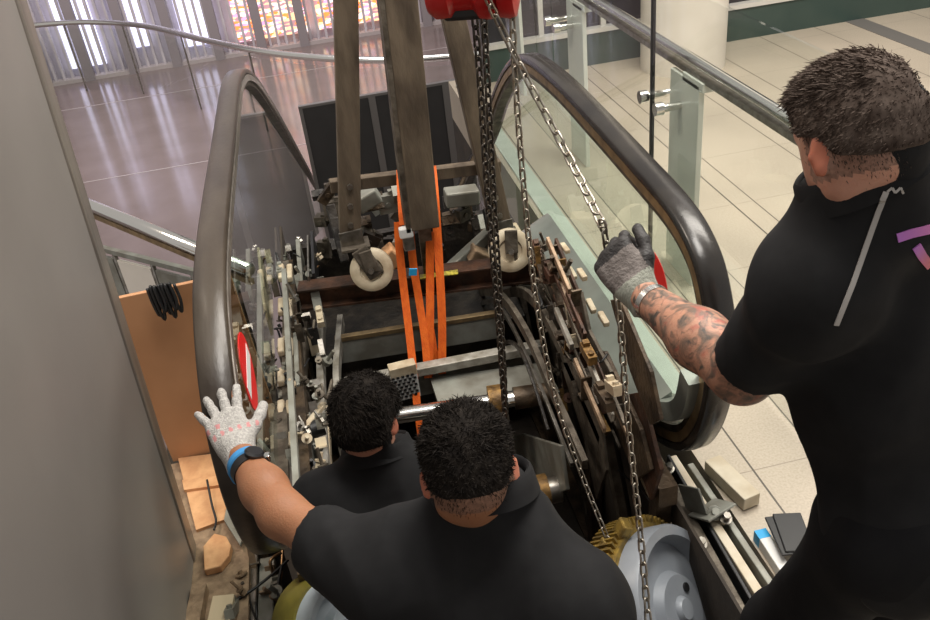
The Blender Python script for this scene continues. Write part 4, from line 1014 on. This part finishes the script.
    sdf_obj('trousers', S3, .009, .03, ['trousers'], body, disp=folds(q['seed']+5, .008, 20), it=3)
    for a_ in ank:
        S4 = SDF(); fh = nrm([f[0], f[1], 0]); S4.cap(a_-fh*.03-np.array([0, 0, .045]), a_+fh*.15-np.array([0, 0, .05]), .045, .036, .03); S4.cap(a_-np.array([0, 0, .04]), a_+np.array([0, 0, .02]), .046, .05, .03)
        sdf_obj('shoe', S4, .008, .02, ['shoe'], body, clip=lambda X, z=a_[2]-.085: z-X[..., 2], it=2)
    # eyes
    for s_ in (1, -1):
        hs_ = q.get('hs', 1.0); e_ = c+(hf*.077+hr*s_*.031-hu*.018)*hs_
        bm = BM(); ball(bm, e_, .0125*hs_); eye = obj('eye', bm, 'eye_white', body, smooth=True)
        obj('iris', lathe(BM(), [(0, .002), (.005, .0005), (.0055, -.001)], e_+hf*.0118*hs_, hf, 14), 'black_plastic', eye)
    # hair
    H_ = SDF(); s = q.get('hs', 1.0); g_ = q['hairg']
    Ah = np.array([hr, hf, hu])
    H_.ell(c-hf*.004, (.074*s+g_[0], .095*s+g_[0], .088*s+g_[0]), Ah, .03); H_.ell(c-(hf*.045+hu*.035)*s, (.058*s+g_[0], .046*s+g_[0], .055*s+g_[0]), Ah, .04)
    H_.ell(c+(hu*.028+hf*.008)*s, (.066*s+g_[1], .084*s+g_[1], .064*s+g_[1]), Ah, .03)
    line = lambda b_: np.interp(b_, [-.12, -.07, -.03, -.012, .012, .03, .055, .075, .1], q['line'])
    def hclip(X):
        rel = X-c; b_, z_ = rel@hf, rel@hu
        return (line(b_)-z_)*.8
    hb = sdf_obj('hair', H_, .0042, .02, [q['hair']], body, clip=hclip, disp=folds(q['seed']+9, .0035, 90), it=1)
    me = hb.data; base_ = np.array(BASE[hb.name]); V = np.array([v.co[:] for v in me.vertices])+base_; Nn = np.array([v.normal[:] for v in me.vertices])
    strands('strands', V, Nn, c, (hr, hf, hu), q['nstr'], q['lenf'], q['comb'], lambda a: (a[:, 2] > line(a[:, 1])+.004).astype(float), q['hair'], hb, seed=q['seed'])
    # short fade below the hairline
    HV = np.array([v.co[:] for v in body.data.vertices])+np.array(base); HN = np.array([v.normal[:] for v in body.data.vertices]); rel = HV-c
    sel = (np.linalg.norm(rel, axis=1) < .17) & (rel@hf < .03) & (np.abs(rel@hr) < .0785*s) & (rel@hu > -.085)
    def fade(a):
        z0 = line(a[:, 1]); return np.clip(1-(z0-a[:, 2])/q.get('fade', .05), 0, 1)**1.6
    strands('strands', HV[sel], HN[sel], c, (hr, hf, hu), q.get('nfade', 5000), lambda a: np.full(len(a), .0055), lambda a: np.tile([0, -.2, -.7], (len(a), 1)), fade, q['hair'], hb, width=.0006, seed=q['seed']+1)
    return body, dict(N=N, f=f, r=r, up=up, c=c, hf=hf, hr=hr, hu=hu, S2=S2)

def glove(body, W, d, n, left, curls, thumb, mats, mi, splay=.12, scale=1.06, dr=.0015, cuff=.05):
    S = SDF(); t, nn, dd = hand_prims(S, W, d, n, left, curls, thumb, dr, splay, scale); W = np.array(W)
    S.flat(W+dd*.0, W-dd*cuff, .033, .036, .02)
    o = sdf_obj('glove', S, .0031, .012, mats, body, disp=folds(3, .0012, 110), midx=lambda X: mi((X-W)@t, (X-W)@dd, (X-W)@nn), it=1)
    return o, t, dd, nn

V_ = lambda v: np.array(v[:])
hv = lambda *a: np.array(a, float)
c3 = lambda a, b, d: (a, b, d)

# --- man in front, back to us, left arm out to the handrail
LSf, RSf = V_(P(376, 574, d=1.60)), V_(P(584, 612, d=1.53)); Nf = V_(P(482, 508, d=1.485)); HCf = V_(P(467, 459, d=1.43))
Wf = V_(P(238, 452, d=1.935)); Ef = V_(P(282, 514, d=1.765))
Df = V_(P(219, 408, d=2.005))-Wf; nf = V_(EYE)-Wf
cur_f = [(.0, .12, .12), (.02, .14, .14), (.04, .16, .16), (.06, .2, .2)]
front, Ff = person(dict(N=Nf, LS=LSf, RS=RSf, HC=HCf, LE=Ef, LW=Wf, RE=RSf+hv(.05, .05, -.28), RW=RSf+hv(.02, .27, -.36), f=(.41, .91, 0), PC=(.08, .90, .46),
    LH=(-.01, .93, .42), RH=(.17, .87, .42), LK=(.0, 1.06, .02), RK=(.2, .98, .02), LA=(-.03, .93, -.415), RA=(.2, .86, -.415),
    hf=(.10, .90, -.40), hu=(.02, .32, .92), hs=.885, ch=.05, arm=.97, skins=['skin', 'ear_skin', 'stubble', 'tattoo_skin'], seed=3, stub=-.07,
    lhand=dict(d=Df, n=nf, curls=cur_f, thumb=.2), rhand=dict(d=(0, 1, -.3), n=(.6, -.2, .8), curls=[(.5, .5, .4)]*4, thumb=.4),
    hair='hair_black', hairg=(.004, .010), line=[-.034, -.034, -.022, -.002, .004, .012, .03, .06, .07], nstr=15000, fade=.055, lcut=.58, cup=.01,
    lenf=lambda a: np.where(a[:, 2] > .03, .013, .007), comb=lambda a: np.stack([a[:, 0]*1.5, .35+0*a[:, 0], -.25+0*a[:, 0]], 1),
    label='person in a black shirt seen from behind, pale gloved left hand on the black handrail'))
def mi_f(t, d, n):
    o = np.zeros(len(t)); o[d < -.040] = 2
    o[(n > .004) & (np.abs(d-.045) < .007) & (np.sin(t*330) > .35)] = 1; o[(n > .004) & (np.abs(d-.068) < .006) & (t < -.002) & (np.sin(t*260) > .3)] = 1
    return o
gf, tf, df, nf2 = glove(front, Wf, Df, nf, True, cur_f, .2, ['glove_knit', 'glove_print', 'glove_blue'], mi_f, splay=.24, cuff=.062)
ax = nrm(Ef-Wf); wc = Wf+ax*.05; wn = nrm(nf-ax*np.dot(nf, ax)); wt = np.cross(ax, wn)
bm = BM(); sweep(bm, [Vector(wc+(wn*math.cos(a_)+wt*math.sin(a_))*.0385) for a_ in np.linspace(0, 2*math.pi, 28, endpoint=False)], [(-.009, -.003), (.006, -.003), (.009, .001), (.006, .004), (-.009, .002)], closed=True, up=tuple(ax))
obj('cuff_band', bm, 'glove_blue', gf, smooth='auto')
# watch over the cuff
ax = nrm(Ef-Wf); wc = Wf+ax*.072; wn = nrm(nf-ax*np.dot(nf, ax)); wt = np.cross(ax, wn)
ring = [Vector(wc+(wn*math.cos(a_)+wt*math.sin(a_))*.0385) for a_ in np.linspace(0, 2*math.pi, 28, endpoint=False)]
bm = BM(); sweep(bm, ring, [(-.011, -.0025), (.011, -.0025), (.011, .0025), (-.011, .0025)], closed=True, up=tuple(ax))
wa = obj('watch', bm, 'watch_black', front, smooth='auto')
fc = wc+nrm(wn*.8-wt*.6)*.041; fn = nrm(wn*.8-wt*.6)
obj('watch_case', lathe(BM(), [(0, -.002), (.02, -.002), (.021, .004), (.017, .008), (0, .008)], fc, fn, 24), 'watch_black', wa, smooth='auto')
fc2 = wc-nrm(wt)*.039*(-1)
obj('buckle', cbox(BM(), Vector(wc+nrm(wt*-1+wn*.1)*.041), (.016, .016, .016)), 'watch_steel', wa, bevel=.002)

# --- man beyond him, only head and back in view
LSl, Nl, HCl = V_(P(328, 510, d=2.14)), V_(P(379, 463, d=2.09)), V_(P(365, 413, d=2.03)); RSl = LSl+hv(.36, -.03, -.01)
left, Fl = person(dict(N=Nl, LS=LSl, RS=RSl, HC=HCl, LE=LSl+hv(-.04, .10, -.25), LW=LSl+hv(.08, .3, -.3), RE=RSl+hv(.06, .12, -.24), RW=RSl+hv(-.02, .34, -.26), f=(.1, 1, 0), PC=(.01, 1.36, .2),
    LH=(-.08, 1.38, .17), RH=(.1, 1.37, .17), LK=(-.1, 1.62, -.1), RK=(.12, 1.6, -.1), LA=(-.09, 1.36, -.415), RA=(.12, 1.35, -.415),
    hf=(.36, .86, -.36), hu=(.1, .33, .92), hs=.855, ch=.042, skins=['skin_pale', 'ear_skin', 'skin_pale', 'tattoo_skin'], seed=21, stub=-.05,
    lhand=dict(d=(.2, 1, -.2), n=(-.6, 0, .8), curls=[(.5, .6, .4)]*4), rhand=dict(d=(-.2, 1, -.1), n=(.6, 0, .8), curls=[(.5, .6, .4)]*4),
    hair='hair_black', hairg=(.007, .012), line=[-.068, -.066, -.058, -.012, -.005, -.02, .03, .06, .07], nstr=14000, fade=.014, nfade=600,
    lenf=lambda a: np.where(a[:, 2] > .0, .015, .010), comb=lambda a: np.stack([.5*np.sin(a[:, 1]*60), .25*np.cos(a[:, 0]*50), -.35+0*a[:, 0]], 1),
    label='person with thick black hair in a black shirt, bending over the machinery further away'))

# --- man on the floor at the right, reaching to the hand chain
LSr = V_(P(818, 290, d=1.32)); RSr = LSr+hv(.325, .10, .0); Nr = V_(P(889, 196, d=1.287)); HCr = V_(P(856, 125, d=1.255))
Er, Wr = V_(P(742, 372, d=1.515)), V_(P(640, 293, d=1.72)); Dr = V_(P(600, 240, d=1.755))-Wr; nr_ = V_(EYE)-Wr+hv(-.5, .0, -.1)
cur_r = [(1.0, 1.2, .7), (1.1, 1.2, .7), (1.15, 1.2, .7), (1.2, 1.2, .7)]
right, Fr = person(dict(N=Nr, LS=LSr, RS=RSr, HC=HCr, LE=Er, LW=Wr, RE=RSr+hv(.1, .12, -.24), RW=RSr+hv(.0, .33, -.32), f=(-.3, .95, 0), PC=(.855, .865, .95),
    LH=(.78, .87, .92), RH=(.93, .89, .92), LK=(.73, 1.00, .52), RK=(.93, 1.0, .50), LA=(.72, .86, .088), RA=(.95, .86, .088),
    hf=(-.16, .88, -.45), hu=(-.05, .40, .92), hs=.875, arm=1.12, skins=['skin_pale', 'ear_skin', 'stubble_brown', 'tattoo_skin'], seed=8, stub=-.06, tattoo=True,
    lhand=dict(d=Dr, n=nr_, curls=cur_r, thumb=.6), rhand=dict(d=(-.2, 1, -.3), n=(.6, 0, .8), curls=[(.5, .5, .4)]*4),
    hair='hair_brown', hairg=(.004, .010), line=[-.045, -.04, -.03, -.004, .0, .002, .03, .055, .065], nstr=17000, fade=.05, nfade=8000, lcut=.86, ch=.05, ff=20,
    lenf=lambda a: np.where(a[:, 2] > .045, .013, .0055), comb=lambda a: np.stack([-.25+0*a[:, 0], .7+0*a[:, 0], -.35+.3*(a[:, 2] > .05)], 1),
    label='person with brown hair and tattooed forearm standing on the tiles, holding the bright chain'))
def mi_r(t, d, n):
    o = np.zeros(len(t)); o[d < .028] = 1; o[(d > .088) | ((n < -.006) & (d > .03)) | (t > .05)] = 2
    return o
gr_, tr3, dr3, nr3 = glove(right, Wr, Dr, nr_, True, cur_r, .6, ['glove_grey', 'glove_cuff', 'glove_black'], mi_r, cuff=.03, scale=1.14)
ax = nrm(Er-Wr); bc = Wr+ax*.045; wn = nrm(nr_-ax*np.dot(nr_, ax)); wt = np.cross(ax, wn)
bm = BM(); sweep(bm, [Vector(bc+(wn*math.cos(a_)+wt*math.sin(a_))*.0355) for a_ in np.linspace(0, 2*math.pi, 28, endpoint=False)], [(-.007, -.002), (.007, -.002), (.007, .002), (-.007, .002)], closed=True, up=tuple(ax))
obj('bracelet', bm, 'watch_steel', right, smooth='auto')
# shirt trim laid on the back: piping, shoulder mark and the logo strokes follow the cloth
sh = [o for o in right.children if o.name.startswith('shirt')][0]
from mathutils.bvhtree import BVHTree
bpy.context.view_layer.update()
bvs, bfs = [], []
for q_ in [sh]+[o for o in right.children if o.name.startswith('collar')]:
    k0 = len(bvs); bs = Vector(BASE[q_.name]); bvs += [v.co+bs for v in q_.data.vertices]; bfs += [[i+k0 for i in p.vertices] for p in q_.data.polygons]
bv = BVHTree.FromPolygons(bvs, bfs)
def on_cloth(px, py):
    dr = (P(px, py, d=1)-Vector(EYE)).normalized(); h = bv.ray_cast(Vector(EYE), dr)
    return (h[0], h[1]) if h[0] else (P(px, py, d=1.25), -dr)
def cloth_strip(name, pxs, wd, m, n=10):
    pp = []
    for (a, b), (c_, d_) in zip(pxs, pxs[1:]):
        for k in range(n): pp.append(on_cloth(a+(c_-a)*k/n, b+(d_-b)*k/n))
    pp.append(on_cloth(*pxs[-1])); bm = BM()
    nm = [p[1] for p in pp]; pts = [p[0]+p[1]*.0012 for p in pp]
    sweep(bm, pts, [(-.001, -wd/2), (-.001, wd/2), (.001, wd/2), (.001, -wd/2)], up=lambda i: nm[i])
    return obj(name, bm, m, right)
cloth_strip('piping', [(886, 192), (878, 212), (868, 240), (852, 285), (836, 325)], .007, 'piping')
def logo_mat(nm, a, b, ax):
    m = mat(nm, a, None, 1, .6); nt = m.node_tree; N = nt.nodes; L = nt.links
    tc = N.new('ShaderNodeTexCoord'); g = N.new('ShaderNodeSeparateXYZ'); L.new(tc.outputs['Generated'], g.inputs[0]); r_ = N.new('ShaderNodeValToRGB')
    r_.color_ramp.elements[0].color = (*a, 1); r_.color_ramp.elements[1].color = (*b, 1); L.new(g.outputs[ax], r_.inputs[0]); L.new(r_.outputs[0], N['Principled BSDF'].inputs['Base Color'])
logo_mat('logo_print', (.5, .18, .62), (.75, .22, .2), 0)
cloth_strip('logo', [(897, 238), (912, 233), (930, 229), (950, 226)], .0125, 'logo_print', 6)
cloth_strip('logo', [(916, 246), (922, 256), (930, 266)], .012, 'logo_print', 6)
# small mark at the collar
for a, b in (((875, 184), (880, 180)), ((880, 180), (883, 185)), ((883, 185), (888, 180)), ((888, 180), (891, 185))):
    cloth_strip('collar_mark', [(a[0]+12, a[1]+8), (b[0]+12, b[1]+8)], .003, 'piping', 3)
